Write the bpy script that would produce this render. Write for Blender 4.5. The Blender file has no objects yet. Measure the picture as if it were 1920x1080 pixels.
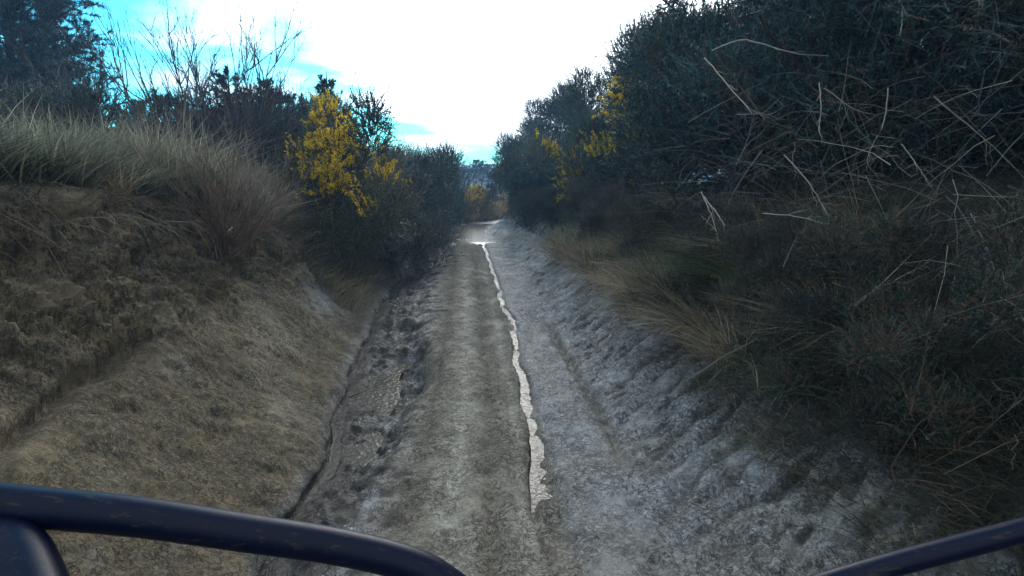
import bpy, math, random
import numpy as np
R = math.radians
SC = bpy.context.scene
COL = SC.collection

# ------------------------------------------------------------------ camera
CAM_Z = 1.6
PITCH = 10.7
FPX = 1048.0                      # focal length in pixels of the 1920 px wide photograph
cam_d = bpy.data.cameras.new('camera'); cam = bpy.data.objects.new('camera', cam_d); COL.objects.link(cam)
cam.location = (0, 0, CAM_Z); cam.rotation_euler = (R(90 - PITCH), 0, 0)
cam_d.sensor_width = 36.0; cam_d.lens = 36.0 * FPX / 1920.0
cam_d.clip_start = 0.03; cam_d.clip_end = 4000
SC.camera = cam

# ------------------------------------------------------------------ sky and sun
HAZE = 0.0032
SUN_EL, SUN_AZ = 27.0, 6.0        # degrees; azimuth measured clockwise from +Y
sun_dir = np.array([math.sin(R(SUN_AZ)) * math.cos(R(SUN_EL)), math.cos(R(SUN_AZ)) * math.cos(R(SUN_EL)), math.sin(R(SUN_EL))])
sl = bpy.data.lights.new('sun', 'SUN'); so = bpy.data.objects.new('sun', sl); COL.objects.link(so)
sl.energy = 0.9; sl.angle = R(25); sl.color = (1.0, 0.95, 0.88)
so.rotation_euler = (R(90 - SUN_EL), 0, R(180 - SUN_AZ)); so.location = (0, 0, 60)

W = bpy.data.worlds.new('World'); SC.world = W; W.use_nodes = True
nt = W.node_tree; nt.nodes.clear()
def nn(t, **k):
    n = nt.nodes.new(t)
    for a, b in k.items(): setattr(n, a, b)
    return n
out = nn('ShaderNodeOutputWorld'); bg = nn('ShaderNodeBackground')
sky = nn('ShaderNodeTexSky', sky_type='NISHITA'); sky.sun_disc = False
sky.sun_elevation = R(SUN_EL); sky.sun_rotation = R(SUN_AZ)
sky.air_density = 1.0; sky.dust_density = 0.4; sky.ozone_density = 2.0
tc = nn('ShaderNodeTexCoord')
def vmath(op, a, b=None, v=None):
    n = nn('ShaderNodeVectorMath', operation=op); nt.links.new(a, n.inputs[0])
    if b is not None: nt.links.new(b, n.inputs[1])
    if v is not None: n.inputs[1].default_value = v
    return n
def fmath(op, a, b=None, c=None):
    n = nn('ShaderNodeMath', operation=op)
    for i, x in enumerate((a, b, c)):
        if x is None: continue
        if isinstance(x, (int, float)): n.inputs[i].default_value = x
        else: nt.links.new(x, n.inputs[i])
    return n.outputs[0]
def mrange(a, lo, hi, x=0.0, y=1.0, interp='SMOOTHSTEP'):
    n = nn('ShaderNodeMapRange', interpolation_type=interp); nt.links.new(a, n.inputs[0])
    for i, q in enumerate((lo, hi, x, y)): n.inputs[i + 1].default_value = q
    return n.outputs[0]
D = tc.outputs['Generated']
# project the view direction onto a cloud deck so clouds flatten towards the horizon
sep = nn('ShaderNodeSeparateXYZ'); nt.links.new(D, sep.inputs[0])
zz = fmath('MAXIMUM', sep.outputs[2], 0.0)
den = fmath('ADD', zz, 0.16)
cx = fmath('DIVIDE', sep.outputs[0], den); cy = fmath('DIVIDE', sep.outputs[1], den)
comb = nn('ShaderNodeCombineXYZ'); nt.links.new(cx, comb.inputs[0]); nt.links.new(cy, comb.inputs[1])
noi = nn('ShaderNodeTexNoise'); noi.inputs['Scale'].default_value = 1.15; noi.inputs['Detail'].default_value = 8
noi.inputs['Roughness'].default_value = 0.52; noi.inputs['Distortion'].default_value = 0.25
nt.links.new(comb.outputs[0], noi.inputs['Vector'])
dt = vmath('DOT_PRODUCT', D, v=tuple(sun_dir)).outputs['Value']
glow = mrange(dt, 0.872, 0.960)                       # thick bright cloud round the sun
cov = fmath('ADD', noi.outputs[0], fmath('MULTIPLY', glow, 0.40))
right = mrange(sep.outputs[0], -0.45, 0.1)
cov = fmath('ADD', cov, fmath('MULTIPLY', right, 0.07))
back = mrange(sep.outputs[1], 0.35, -0.35)
cov = fmath('ADD', cov, fmath('MULTIPLY', back, 0.16))
cmask = mrange(cov, 0.48, 0.70)
tint = nn('ShaderNodeMix', data_type='RGBA', blend_type='MULTIPLY'); tint.inputs[0].default_value = 1.0
nt.links.new(sky.outputs[0], tint.inputs[6]); tint.inputs[7].default_value = (0.30, 1.45, 1.60, 1)
# cloud brightness: pale blue-grey away from the sun, far brighter near it
cb = mrange(dt, 0.70, 0.99, 6.5, 19.0, 'LINEAR')
ccol = nn('ShaderNodeMix', data_type='RGBA'); nt.links.new(mrange(dt, 0.72, 0.95), ccol.inputs[0])
ccol.inputs[6].default_value = (0.88, 0.95, 1.0, 1); ccol.inputs[7].default_value = (0.86, 0.95, 1.0, 1)
cs = vmath('SCALE', ccol.outputs[2]); nt.links.new(cb, cs.inputs['Scale'])
mixc = nn('ShaderNodeMix', data_type='RGBA'); nt.links.new(cmask, mixc.inputs[0])
nt.links.new(tint.outputs[2], mixc.inputs[6]); nt.links.new(cs.outputs[0], mixc.inputs[7])
nt.links.new(mixc.outputs[2], bg.inputs[0]); bg.inputs[1].default_value = 0.12
nt.links.new(bg.outputs[0], out.inputs[0])

SC.view_settings.view_transform = 'Standard'; SC.view_settings.look = 'None'
SC.view_settings.gamma = 1.0; SC.view_settings.exposure = 0.8
SC.render.engine = 'CYCLES'
SC.cycles.max_bounces = 5; SC.cycles.volume_bounces = 1
SC.cycles.use_denoising = True; SC.cycles.diffuse_bounces = 3; SC.cycles.glossy_bounces = 2

# ------------------------------------------------------------------ noise (numpy)
_rng = np.random.default_rng(7)
_perm = np.concatenate([_rng.permutation(256)] * 3)
_grad = _rng.normal(size=(256, 3)); _grad /= np.linalg.norm(_grad, axis=1)[:, None]
def perlin(p):
    pi = np.floor(p).astype(int); f = p - pi; pi &= 255
    u = f * f * f * (f * (f * 6 - 15) + 10)
    r = 0
    for dx in (0, 1):
        for dy in (0, 1):
            for dz in (0, 1):
                h = _perm[_perm[_perm[(pi[:, 0] + dx) & 255] + ((pi[:, 1] + dy) & 255)] + ((pi[:, 2] + dz) & 255)]
                g = _grad[h]
                d = (g * (f - np.array([dx, dy, dz]))).sum(1)
                w = (u[:, 0] if dx else 1 - u[:, 0]) * (u[:, 1] if dy else 1 - u[:, 1]) * (u[:, 2] if dz else 1 - u[:, 2])
                r = r + w * d
    return r
def fbm(p, octv=4, sc=1.0, rough=0.5):
    a, s, r = 1.0, sc, 0
    for k in range(octv):
        r = r + a * perlin(p * s + 17.3 * k); a *= rough; s *= 2.03
    return r
def smooth(x, a, b):
    t = np.clip((x - a) / (b - a), 0, 1); return t * t * (3 - 2 * t)

# ------------------------------------------------------------------ mesh helpers
def tag(o, label=None, cat=None, group=None, kind=None):
    if label: o['label'] = label
    if cat: o['category'] = cat
    if group: o['group'] = group
    if kind: o['kind'] = kind
    return o
def mesh_np(name, V, F, mat, col=None, smoothsh=False):
    """V (n,3); F (m,3) or (m,4)"""
    me = bpy.data.meshes.new(name); V = np.asarray(V, np.float32); F = np.asarray(F, np.int32)
    m, k = F.shape
    me.vertices.add(len(V)); me.vertices.foreach_set('co', V.ravel())
    me.loops.add(m * k); me.loops.foreach_set('vertex_index', F.ravel())
    me.polygons.add(m); me.polygons.foreach_set('loop_start', np.arange(0, m * k, k, dtype=np.int32))
    me.polygons.foreach_set('use_smooth', np.full(m, smoothsh))
    me.update(calc_edges=True)
    if col is not None:
        a = me.color_attributes.new('col', 'FLOAT_COLOR', 'POINT')
        c = np.ones((len(V), 4), np.float32); c[:, :col.shape[1]] = col; a.data.foreach_set('color', c.ravel())
    me.materials.append(mat)
    return me
def link(name, me, parent=None):
    o = bpy.data.objects.new(name, me); COL.objects.link(o)
    if parent: o.parent = parent
    return o
def empty(name, loc, rz=0, scale=1.0):
    o = bpy.data.objects.new(name, None); COL.objects.link(o)
    o.location = loc; o.rotation_euler = (0, 0, rz); o.scale = (scale,) * 3; o.empty_display_size = 0.1
    return o
def unit(v): return v / np.maximum(np.linalg.norm(v, axis=-1, keepdims=True), 1e-9)
class Acc:
    """collects triangle soups with a per-vertex colour"""
    def __init__(s): s.V, s.F, s.C, s.n = [], [], [], 0
    def add(s, V, F, C):
        s.V.append(V); s.F.append(F + s.n); s.n += len(V)
        if np.ndim(C) == 1: C = np.tile(C, (len(V), 1))
        s.C.append(C)
    def mesh(s, name, mat, sm=False):
        if not s.V: return None
        return mesh_np(name, np.concatenate(s.V), np.concatenate(s.F), mat, np.concatenate(s.C), sm)
def needles(acc, P, Dv, L, Wd, C, rng):
    n = len(P); side = unit(np.cross(Dv, rng.normal(size=(n, 3))))
    L = np.broadcast_to(L, (n,))[:, None]; Wd = np.broadcast_to(Wd, (n,))[:, None]
    V = np.stack([P - side * Wd / 2, P + side * Wd / 2, P + Dv * L], 1).reshape(-1, 3)
    F = np.arange(3 * n).reshape(n, 3)
    acc.add(V, F, np.repeat(np.broadcast_to(C, (n, 3)), 3, axis=0))
def tubes(acc, PP, RR, C, sides=3):
    """PP (n,k,3) polylines, RR (n,k) radii"""
    n, k, _ = PP.shape
    T = np.empty_like(PP); T[:, 1:-1] = PP[:, 2:] - PP[:, :-2]; T[:, 0] = PP[:, 1] - PP[:, 0]; T[:, -1] = PP[:, -1] - PP[:, -2]
    T = unit(T); ref = np.where(np.abs(T[..., 2:3]) > .8, np.array([1., 0, 0]), np.array([0, 0, 1.]))
    A = unit(np.cross(T, ref)); B = np.cross(T, A)
    rings = []
    for q in range(sides):
        a = 2 * math.pi * q / sides
        rings.append(PP + (A * math.cos(a) + B * math.sin(a)) * RR[..., None])
    V = np.stack(rings, 2).reshape(-1, 3)                    # n,k,sides
    idx = np.arange(n * k * sides).reshape(n, k, sides)
    a = idx[:, :-1, :]; b = np.roll(idx, -1, 2)[:, :-1, :]; c = np.roll(idx, -1, 2)[:, 1:, :]; d = idx[:, 1:, :]
    F = np.concatenate([np.stack([a, b, c], -1).reshape(-1, 3), np.stack([a, c, d], -1).reshape(-1, 3)])
    C = np.broadcast_to(C, (n, 3)); acc.add(V, F, np.repeat(C, k * sides, axis=0))

# ------------------------------------------------------------------ materials
def newmat(name):
    m = bpy.data.materials.new(name); m.use_nodes = True; t = m.node_tree
    return m, t, t.nodes['Principled BSDF']
def plant_mat(name, tint=(1, 1, 1), rough=0.6, spec=0.3, var=0.25, trans=0.0):
    m, t, b = newmat(name)
    a = t.nodes.new('ShaderNodeAttribute'); a.attribute_name = 'col'
    oi = t.nodes.new('ShaderNodeObjectInfo')
    hs = t.nodes.new('ShaderNodeHueSaturation')
    mr = t.nodes.new('ShaderNodeMapRange'); mr.inputs[3].default_value = 1 - var; mr.inputs[4].default_value = 1 + var
    t.links.new(oi.outputs['Random'], mr.inputs[0]); t.links.new(mr.outputs[0], hs.inputs['Value'])
    no = t.nodes.new('ShaderNodeTexNoise'); no.inputs['Scale'].default_value = 1.7; no.inputs['Detail'].default_value = 3
    ge = t.nodes.new('ShaderNodeNewGeometry'); t.links.new(ge.outputs['Position'], no.inputs['Vector'])
    m2 = t.nodes.new('ShaderNodeMapRange'); m2.inputs[1].default_value = .3; m2.inputs[2].default_value = .7
    m2.inputs[3].default_value = .6; m2.inputs[4].default_value = 1.45
    t.links.new(no.outputs[0], m2.inputs[0])
    mx = t.nodes.new('ShaderNodeVectorMath'); mx.operation = 'SCALE'
    t.links.new(a.outputs['Color'], hs.inputs['Color']); t.links.new(hs.outputs[0], mx.inputs[0]); t.links.new(m2.outputs[0], mx.inputs['Scale'])
    mt = t.nodes.new('ShaderNodeVectorMath'); mt.operation = 'MULTIPLY'; mt.inputs[1].default_value = tint
    t.links.new(mx.outputs[0], mt.inputs[0]); t.links.new(mt.outputs[0], b.inputs['Base Color'])
    b.inputs['Roughness'].default_value = rough; b.inputs['Specular IOR Level'].default_value = spec
    if trans:
        tr = t.nodes.new('ShaderNodeBsdfTranslucent'); t.links.new(mt.outputs[0], tr.inputs[0])
        ms = t.nodes.new('ShaderNodeMixShader'); ms.inputs[0].default_value = trans
        t.links.new(b.outputs[0], ms.inputs[1]); t.links.new(tr.outputs[0], ms.inputs[2])
        t.links.new(ms.outputs[0], t.nodes['Material Output'].inputs[0])
    return m
M_GORSE = plant_mat('gorse_foliage', rough=.5, spec=.45)
M_NEEDLE = plant_mat('pine_needles', rough=.5, spec=.4)
M_WOOD = plant_mat('twig_bark', rough=.85, spec=.15)
M_STRAW = plant_mat('dry_straw', rough=.7, spec=.25, var=.15)
M_GRASS = plant_mat('grass_blades', rough=.6, spec=.3, trans=.35, tint=(1.25, 1.2, 1.15))
M_FLOWER = plant_mat('gorse_flowers', rough=.55, spec=.3, var=.1, trans=.45)

def soil_material():
    m, t, b = newmat('muddy_clay_soil')
    N = t.nodes.new; L = t.links.new
    ge = N('ShaderNodeNewGeometry'); P = ge.outputs['Position']
    at = N('ShaderNodeAttribute'); at.attribute_name = 'col'
    sp = N('ShaderNodeSeparateColor'); L(at.outputs['Color'], sp.inputs[0])
    wet, litter, pale = sp.outputs  # litter channel also holds the painted shade between clay ridges
    def noise(scale, det=4, rough=.55, vec=P, dist=0.0):
        n = N('ShaderNodeTexNoise'); n.inputs['Scale'].default_value = scale; n.inputs['Detail'].default_value = det
        n.inputs['Roughness'].default_value = rough; n.inputs['Distortion'].default_value = dist; L(vec, n.inputs['Vector']); return n.outputs[0]
    def mr(a, lo, hi, x=0., y=1.):
        n = N('ShaderNodeMapRange'); n.interpolation_type = 'SMOOTHSTEP'; L(a, n.inputs[0])
        for i, q in enumerate((lo, hi, x, y)): n.inputs[i + 1].default_value = q
        return n.outputs[0]
    def mix(f, a, c):
        n = N('ShaderNodeMix'); n.data_type = 'RGBA'
        if isinstance(f, float): n.inputs[0].default_value = f
        else: L(f, n.inputs[0])
        for i, q in ((6, a), (7, c)):
            if isinstance(q, tuple): n.inputs[i].default_value = q + (1,)
            else: L(q, n.inputs[i])
        return n.outputs[2]
    def ma(op, a, c=0.0):
        n = N('ShaderNodeMath'); n.operation = op
        for i, q in enumerate((a, c)):
            if isinstance(q, (int, float)): n.inputs[i].default_value = q
            else: L(q, n.inputs[i])
        return n.outputs[0]
    n1 = noise(1.3, 5); n2 = noise(7, 6, .65); n3 = noise(38, 5, .7)
    mp = N('ShaderNodeMapping'); mp.inputs['Scale'].default_value = (1.0, 1.0, 0.35); mp.inputs['Rotation'].default_value = (R(35), R(-20), R(30)); L(P, mp.inputs[0])
    n4 = noise(16, 5, .6, mp.outputs[0], .6)
    alpha = at.outputs['Alpha']
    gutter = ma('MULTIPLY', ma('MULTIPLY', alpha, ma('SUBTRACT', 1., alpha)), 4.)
    c_b = mix(mr(n1, .35, .65), (.23, .168, .088), (.30, .232, .132))
    c_t = mix(mr(n1, .35, .65), (.37, .312, .232), (.46, .40, .31))
    c = mix(mr(alpha, .4, 1.), c_b, c_t)
    c = mix(ma('MULTIPLY', mr(n2, .38, .68), .7), c, mix(mr(alpha, .4, 1.), (.17, .125, .070), (.285, .238, .172)))
    cr = mr(noise(21, 4, .55, P, 1.4), .535, .575); cr2 = mr(noise(47, 3, .6, P, 1.0), .56, .60)
    cr = ma('MULTIPLY', ma('MAXIMUM', cr, ma('MULTIPLY', cr2, .8)), mr(noise(2.3, 3), .40, .58, .10, 1.)); cr = ma('MULTIPLY', cr, ma('SUBTRACT', 1., ma('MULTIPLY', pale, .8)))
    c = mix(ma('MULTIPLY', mr(n4, .5, .7), .5), c, (.27, .235, .175))
    c = mix(ma('MULTIPLY', pale, mr(n3, .3, .55, .5, 1.)), c, (.50, .46, .37))
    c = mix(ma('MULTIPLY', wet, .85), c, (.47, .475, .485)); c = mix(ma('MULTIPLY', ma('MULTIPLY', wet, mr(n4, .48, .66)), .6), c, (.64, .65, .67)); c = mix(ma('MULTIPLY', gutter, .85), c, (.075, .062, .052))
    litter_shade = mix(mr(n3, .4, .6), (.050, .040, .022), (.12, .095, .055))
    litter_shade = mix(mr(n2, .5, .62), litter_shade, (.045, .06, .028))
    c = mix(ma('MULTIPLY', litter, mr(n2, .25, .5, .55, 1.)), c, litter_shade)
    c = mix(mr(n3, .30, .44, .5, 0.), c, (.09, .072, .05))
    def crack(scale, wd, dist, vec):
        q = noise(scale, 6, .62, vec, dist); a_ = ma('ABSOLUTE', ma('SUBTRACT', q, .5)); return mr(a_, 0., wd, 1., 0.)
    ck = ma('MULTIPLY', ma('MAXIMUM', crack(9, .016, 1.2, mp.outputs[0]), crack(24, .03, .8, mp.outputs[0])), mr(noise(3.1, 3), .36, .52))
    ck = ma('MULTIPLY', ck, ma('SUBTRACT', 1., ma('MULTIPLY', pale, .5)))
    c = mix(ma('MULTIPLY', cr, .58), c, (.095, .073, .052)); c = mix(ma('MULTIPLY', ck, .85), c, (.055, .044, .030))
    L(c, b.inputs['Base Color'])
    # wetness drives gloss, broken up so that it glints in patches
    wn = noise(22, 4, .6)
    r0 = ma('SUBTRACT', .92, ma('MULTIPLY', wet, mr(wn, .35, .6, .52, .76)))
    L(r0, b.inputs['Roughness']); b.inputs['Specular IOR Level'].default_value = .5
    vo = N('ShaderNodeTexVoronoi'); vo.inputs['Scale'].default_value = 34; vo.feature = 'SMOOTH_F1'
    dv = N('ShaderNodeVectorMath'); dv.operation = 'ADD'
    nd = N('ShaderNodeTexNoise'); nd.inputs['Scale'].default_value = 9; nd.inputs['Detail'].default_value = 4; L(mp.outputs[0], nd.inputs['Vector'])
    sc_ = N('ShaderNodeVectorMath'); sc_.operation = 'SCALE'; sc_.inputs['Scale'].default_value = .16; L(nd.outputs['Color'], sc_.inputs[0])
    L(mp.outputs[0], dv.inputs[0]); L(sc_.outputs[0], dv.inputs[1]); L(dv.outputs[0], vo.inputs['Vector'])
    h = ma('ADD', ma('MULTIPLY', n3, .9), ma('MULTIPLY', n4, 1.3))
    h = ma('ADD', h, ma('MULTIPLY', vo.outputs['Distance'], .45)); h = ma('SUBTRACT', h, ma('MULTIPLY', ma('MAXIMUM', ck, ma('MULTIPLY', cr, .7)), .7))
    h = ma('ADD', h, ma('MULTIPLY', noise(80, 4, .75), .25))
    h = ma('MULTIPLY', h, mr(pale, 0., 1., 1., .35))
    bp = N('ShaderNodeBump'); bp.inputs['Strength'].default_value = 1.0; bp.inputs['Distance'].default_value = .042; L(h, bp.inputs['Height'])
    L(bp.outputs[0], b.inputs['Normal'])
    return m
M_SOIL = soil_material()

def simple(name, col, rough, metal=0.0, spec=.5):
    m, t, b = newmat(name); b.inputs['Base Color'].default_value = col + (1,); b.inputs['Roughness'].default_value = rough
    b.inputs['Metallic'].default_value = metal; b.inputs['Specular IOR Level'].default_value = spec
    return m, t, b

# ------------------------------------------------------------------ terrain
def xc(Y):
    Y = np.asarray(Y, float)
    return -0.07 * Y - 0.002 * np.clip(Y - 6, 0, 14) ** 2 + 0.07 * np.clip(Y - 18, 0, 8) ** 2 + 1.12 * np.clip(Y - 26, 0, 60)
# stations: Y -> list of (t, z); same count everywhere.  index 4 = bank top, 9-11 = gutter, 16 = rut, 20+ = right slope
ST = [
 (-8, [(-60,1.5),(-12,1.75),(-5,1.8),(-3.2,1.75),(-2.45,1.62),(-2.33,1.38),(-2.16,1.08),(-1.80,.66),(-1.32,.18),(-.98,-.04),(-.88,-.12),(-.76,-.08),(-.50,.0),(-.1,.03),(.22,.01),(.33,.0),(.41,-.03),(.50,.0),(.80,.02),(1.15,.08),(1.8,.34),(2.5,.85),(3.6,1.5),(6,1.9),(60,1.6)]),
 (3,  [(-60,1.5),(-12,1.75),(-5,1.8),(-3.2,1.75),(-2.45,1.60),(-2.33,1.36),(-2.16,1.06),(-1.80,.66),(-1.35,.18),(-1.00,-.04),(-.90,-.13),(-.78,-.08),(-.50,.0),(-.1,.03),(.22,.01),(.33,.0),(.41,-.03),(.50,.0),(.80,.01),(1.15,.06),(1.8,.32),(2.5,.85),(3.6,1.5),(6,1.9),(60,1.6)]),
 (5,  [(-60,1.5),(-12,1.7),(-5,1.75),(-3.2,1.65),(-2.45,1.46),(-2.34,1.24),(-2.2,.96),(-1.9,.56),(-1.55,.14),(-1.24,-.05),(-1.08,-.16),(-.90,-.12),(-.52,.0),(-.1,.03),(.22,.01),(.33,.0),(.41,-.03),(.50,.0),(.80,.01),(1.1,.06),(1.75,.32),(2.4,.85),(3.5,1.5),(6,1.9),(60,1.6)]),
 (6.6,[(-60,1.4),(-12,1.5),(-5,1.5),(-3.2,1.32),(-2.42,1.08),(-2.34,.90),(-2.2,.70),(-1.98,.40),(-1.70,.12),(-1.38,-.05),(-1.22,-.15),(-1.04,-.10),(-.55,.0),(-.1,.03),(.22,.01),(.33,.0),(.41,-.03),(.50,.0),(.80,.01),(1.05,.06),(1.65,.30),(2.3,.80),(3.4,1.5),(6,1.9),(60,1.6)]),
 (8.5,[(-60,1.3),(-12,1.3),(-5,1.2),(-3.4,.95),(-2.85,.76),(-2.65,.62),(-2.4,.48),(-2.1,.30),(-1.75,.10),(-1.40,-.03),(-1.24,-.12),(-1.06,-.08),(-.6,.0),(-.1,.03),(.22,.01),(.33,.0),(.41,-.03),(.50,.0),(.80,.02),(1.05,.08),(1.6,.32),(2.2,.80),(3.3,1.4),(6,1.8),(60,1.5)]),
 (14, [(-60,1.2),(-12,1.1),(-5,1.0),(-3.4,.80),(-2.85,.64),(-2.6,.50),(-2.3,.38),(-2.0,.24),(-1.65,.06),(-1.35,-.03),(-1.22,-.08),(-1.06,-.05),(-.6,.02),(-.1,.05),(.22,.03),(.33,.02),(.41,-.03),(.50,.02),(.80,.04),(1.0,.10),(1.4,.32),(1.9,.75),(3.0,1.3),(6,1.6),(60,1.4)]),
 (20, [(-60,1.2),(-12,1.0),(-5,.95),(-3.2,.85),(-2.3,.72),(-2.1,.55),(-1.9,.38),(-1.7,.24),(-1.45,.10),(-1.25,.0),(-1.15,-.02),(-1.02,.0),(-.6,.04),(-.1,.04),(.22,.03),(.33,.02),(.41,.01),(.50,.03),(.75,.06),(.9,.12),(1.2,.32),(1.6,.70),(2.6,1.2),(6,1.5),(60,1.4)]),
 (40, [(-60,1.2),(-12,1.0),(-5,.95),(-3.2,.85),(-2.3,.72),(-2.1,.60),(-1.9,.42),(-1.7,.28),(-1.45,.14),(-1.25,.05),(-1.15,.03),(-1.02,.05),(-.6,.08),(-.1,.08),(.22,.07),(.36,.06),(.44,.05),(.50,.07),(.75,.10),(.9,.16),(1.2,.36),(1.6,.74),(2.6,1.2),(6,1.5),(60,1.4)]),
]
STY = np.array([s[0] for s in ST], float); STP = np.array([s[1] for s in ST], float)   # (ns, 25, 2)
def prof(Y):
    Y = np.atleast_1d(Y).astype(float); o = np.empty((len(Y), STP.shape[1], 2))
    for j in range(STP.shape[1]):
        for k in range(2): o[:, j, k] = np.interp(Y, STY, STP[:, j, k])
    return o
def ground(x, y):
    """height of the smooth ground at world x, y"""
    p = prof(y)[0]; return float(np.interp(x - float(xc(y)), p[:, 0], p[:, 1]))
def ground_n(X, Y):
    p = prof(Y); t = X - xc(Y)
    return np.array([np.interp(t[i], p[i, :, 0], p[i, :, 1]) for i in range(len(t))])

NS = [10, 10, 12, 20, 10, 18, 28, 34, 26, 9, 10, 16, 24, 20, 12, 8, 8, 18, 22, 32, 30, 18, 12, 12]   # columns per segment
NS = [int(n * 1.7) if 4 <= j <= 20 else n for j, n in enumerate(NS)]
ys = [-8.0]
while ys[-1] < 150:
    y = ys[-1]
    ys.append(y + (0.06 if y < 0.8 else 0.0145 * max(1.0, (y / 4.5)) if y < 24 else 0.5 if y < 45 else 6.0))
YS = np.array(ys); nY = len(YS)
pr = prof(YS)
cols, seg_id = [], []
for j, n in enumerate(NS):
    for q in range(n):
        f = q / n; cols.append(pr[:, j] * (1 - f) + pr[:, j + 1] * f); seg_id.append(j + f)
cols.append(pr[:, -1]); seg_id.append(len(NS)); seg_id = np.array(seg_id)
G = np.stack(cols, 1)                                         # nY, nC, 2
nC = G.shape[1]
# round the creases of the profile
for it in range(8):
    Gs = G.copy(); Gs[:, 1:-1] = (G[:, :-2] + 2 * G[:, 1:-1] + G[:, 2:]) / 4
    w = ((seg_id > 3) & (seg_id < 22))[None, :, None] * 1.0; G = G * (1 - w) + Gs * w
Tm, Zm = G[..., 0], G[..., 1]
YY = np.repeat(YS[:, None], nC, 1)
# outline noise: bank lip and gutter wander
wob = fbm(np.stack([YS * .55, YS * 0 + 3.1, YS * 0], 1), 4)
wob2 = fbm(np.stack([YS * 1.6, YS * 0 + 9.1, YS * 0], 1), 3)
brk = 1.6 * fbm(np.stack([YS * 1.3, YS * 0 + 21.1, YS * 0], 1), 3)
SEG = np.repeat(seg_id[None], nY, 0)
facew = np.clip(1 - np.abs(SEG - 5.5) / 3.5, 0, 1)
gutw = np.clip(1 - np.abs(SEG - 10) / 3.0, 0, 1)
rutw = np.clip(1 - np.abs(SEG - 16) / 2.0, 0, 1)
Tm = Tm + facew * (wob[:, None] * .30 + wob2[:, None] * .10) + gutw * (wob2[:, None] * .12 + wob[:, None] * .06) + rutw * 0
XX = Tm + xc(YS)[:, None]
P = np.stack([XX, YY, Zm], -1)
# normals of the smooth sheet
du = np.gradient(P, axis=1); dv = np.gradient(P, axis=0)
Nn = unit(np.cross(du, dv))
Q = P.reshape(-1, 3); S = SEG.ravel(); Yf = YY.ravel(); Tf = Tm.ravel()
near = smooth(-Yf, -60, -25)
face = smooth(S, 3.6, 4.6) * (1 - smooth(S, 8.6, 9.6))
upper = smooth(S, 4.0, 4.6) * (1 - smooth(S, 6.2, 7.4))
isnear = 1 - smooth(Yf, 7.2, 9.0)
trk = smooth(S, 9, 11.5) * (1 - smooth(S, 19, 21))
gut = smooth(S, 8.8, 9.6) * (1 - smooth(S, 11.2, 12.6))
rgt = smooth(S, 17, 20)
d = np.zeros(len(Q))
d += face * (.10 * fbm(Q, 3, 1.5, .4)) + .012 * fbm(Q, 4, 9)
# clods and vertical rills in the crumbling upper bank
rill = fbm(Q * np.array([1., 1., .30]), 4, 5.5, .6)
clod = np.abs(fbm(Q, 4, 6.5, .6))
d += upper * isnear * (.15 * fbm(Q * np.array([1., 1., .34]), 5, 5.0, .55) - .05 * clod + .055 * fbm(Q * np.array([1., 1., .4]), 4, 14, .62) + .02)
d += face * (1 - upper) * (.014 * fbm(Q * np.array([1., 1., 1.]), 5, 13, .65))
# diagonal drag marks on the lower bank (down towards the track)
ang = Yf * .80 + Q[:, 2] * 1.1
dm = perlin(np.stack([ang * 5.2, Q[:, 2] * .9, Q[:, 0] * 0 + 4], 1)) + .6 * perlin(np.stack([ang * 14, Q[:, 2] * 2.2, Q[:, 0] * 0 + 8], 1))
d += face * (1 - upper) * isnear * .030 * dm
# one undercut ledge low on the near bank
led = np.exp(-((Q[:, 2] - (.62 + .10 * (Yf - 2.2)) - .06 * perlin(Q * 3.0)) / .035) ** 2) * smooth(Yf, 1.6, 2.0) * (1 - smooth(Yf, 2.8, 3.3)) * face
d -= led * .11
# alcove under the lip
d -= upper * .20 * np.exp(-(((Yf - 2.75) / .28) ** 2 + ((Q[:, 2] - 1.22) / .11) ** 2))
d -= upper * .16 * np.exp(-(((Yf - 3.9) / .22) ** 2 + ((Q[:, 2] - 1.12) / .12) ** 2))
# track surface
hf = fbm(Q * np.array([1., .75, 1.]), 3, 27, .7)
d += trk * (.026 * fbm(Q, 3, 2.6, .4) + .013 * fbm(Q * np.array([1.25, .7, 1.]), 4, 12, .6) - .007 * np.abs(hf))
d += face * .006 * hf
lug = perlin(np.stack([Tf * 9, Yf * 17, Tf * 0 + 1], 1)) * .010
d += lug * smooth(Tf, -.55, -.4) * (1 - smooth(Tf, .3, .42))
wnd = .07 * perlin(np.stack([Yf * .35, Yf * 0 + 2.2, Yf * 0], 1)) + .03 * perlin(np.stack([Yf * 1.1, Yf * 0 + 5.2, Yf * 0], 1))
for tc_, wd, dp in ((-.34, .05, .024), (-.10, .08, .030), (.09, .05, .046), (.25, .06, .030)):
    d -= dp * np.exp(-((Tf - tc_ - wnd) / wd) ** 2) * (.7 + .9 * fbm(Q, 2, 1.5))
nzz = fbm(Q, 3, 4.0)
rutc = .41 - .05 * (1 - smooth(Yf, 2.8, 4.6)) + (wob2 * .07 + wob * .08)[np.repeat(np.arange(nY), nC)]
d -= .050 * np.exp(-((Tf - rutc) / .026) ** 2) * (1 + .9 * nzz)
d -= .022 * np.exp(-((Tf - rutc - .04) / .07) ** 2) * (1 + 2 * nzz) * np.maximum(np.exp(-((Yf - 4.1) / .5) ** 2), np.exp(-((Yf - 2.7) / .4) ** 2))
d -= .035 * np.exp(-((Tf - .36) / .10) ** 2) * smooth(Yf, 1.9, 2.3) * (1 - smooth(Yf, 3.2, 3.7)) * (1 + 1.5 * nzz)
d -= .055 * np.exp(-((S - 9.8) / .13) ** 2) * (1 + .5 * nzz)
d -= .05 * np.exp(-((Tf - .86 - .02 * np.sin(Yf * 2)) / .035) ** 2) * smooth(Yf, 2.6, 3.2) * (1 - smooth(Yf, 5.8, 6.6))
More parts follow.
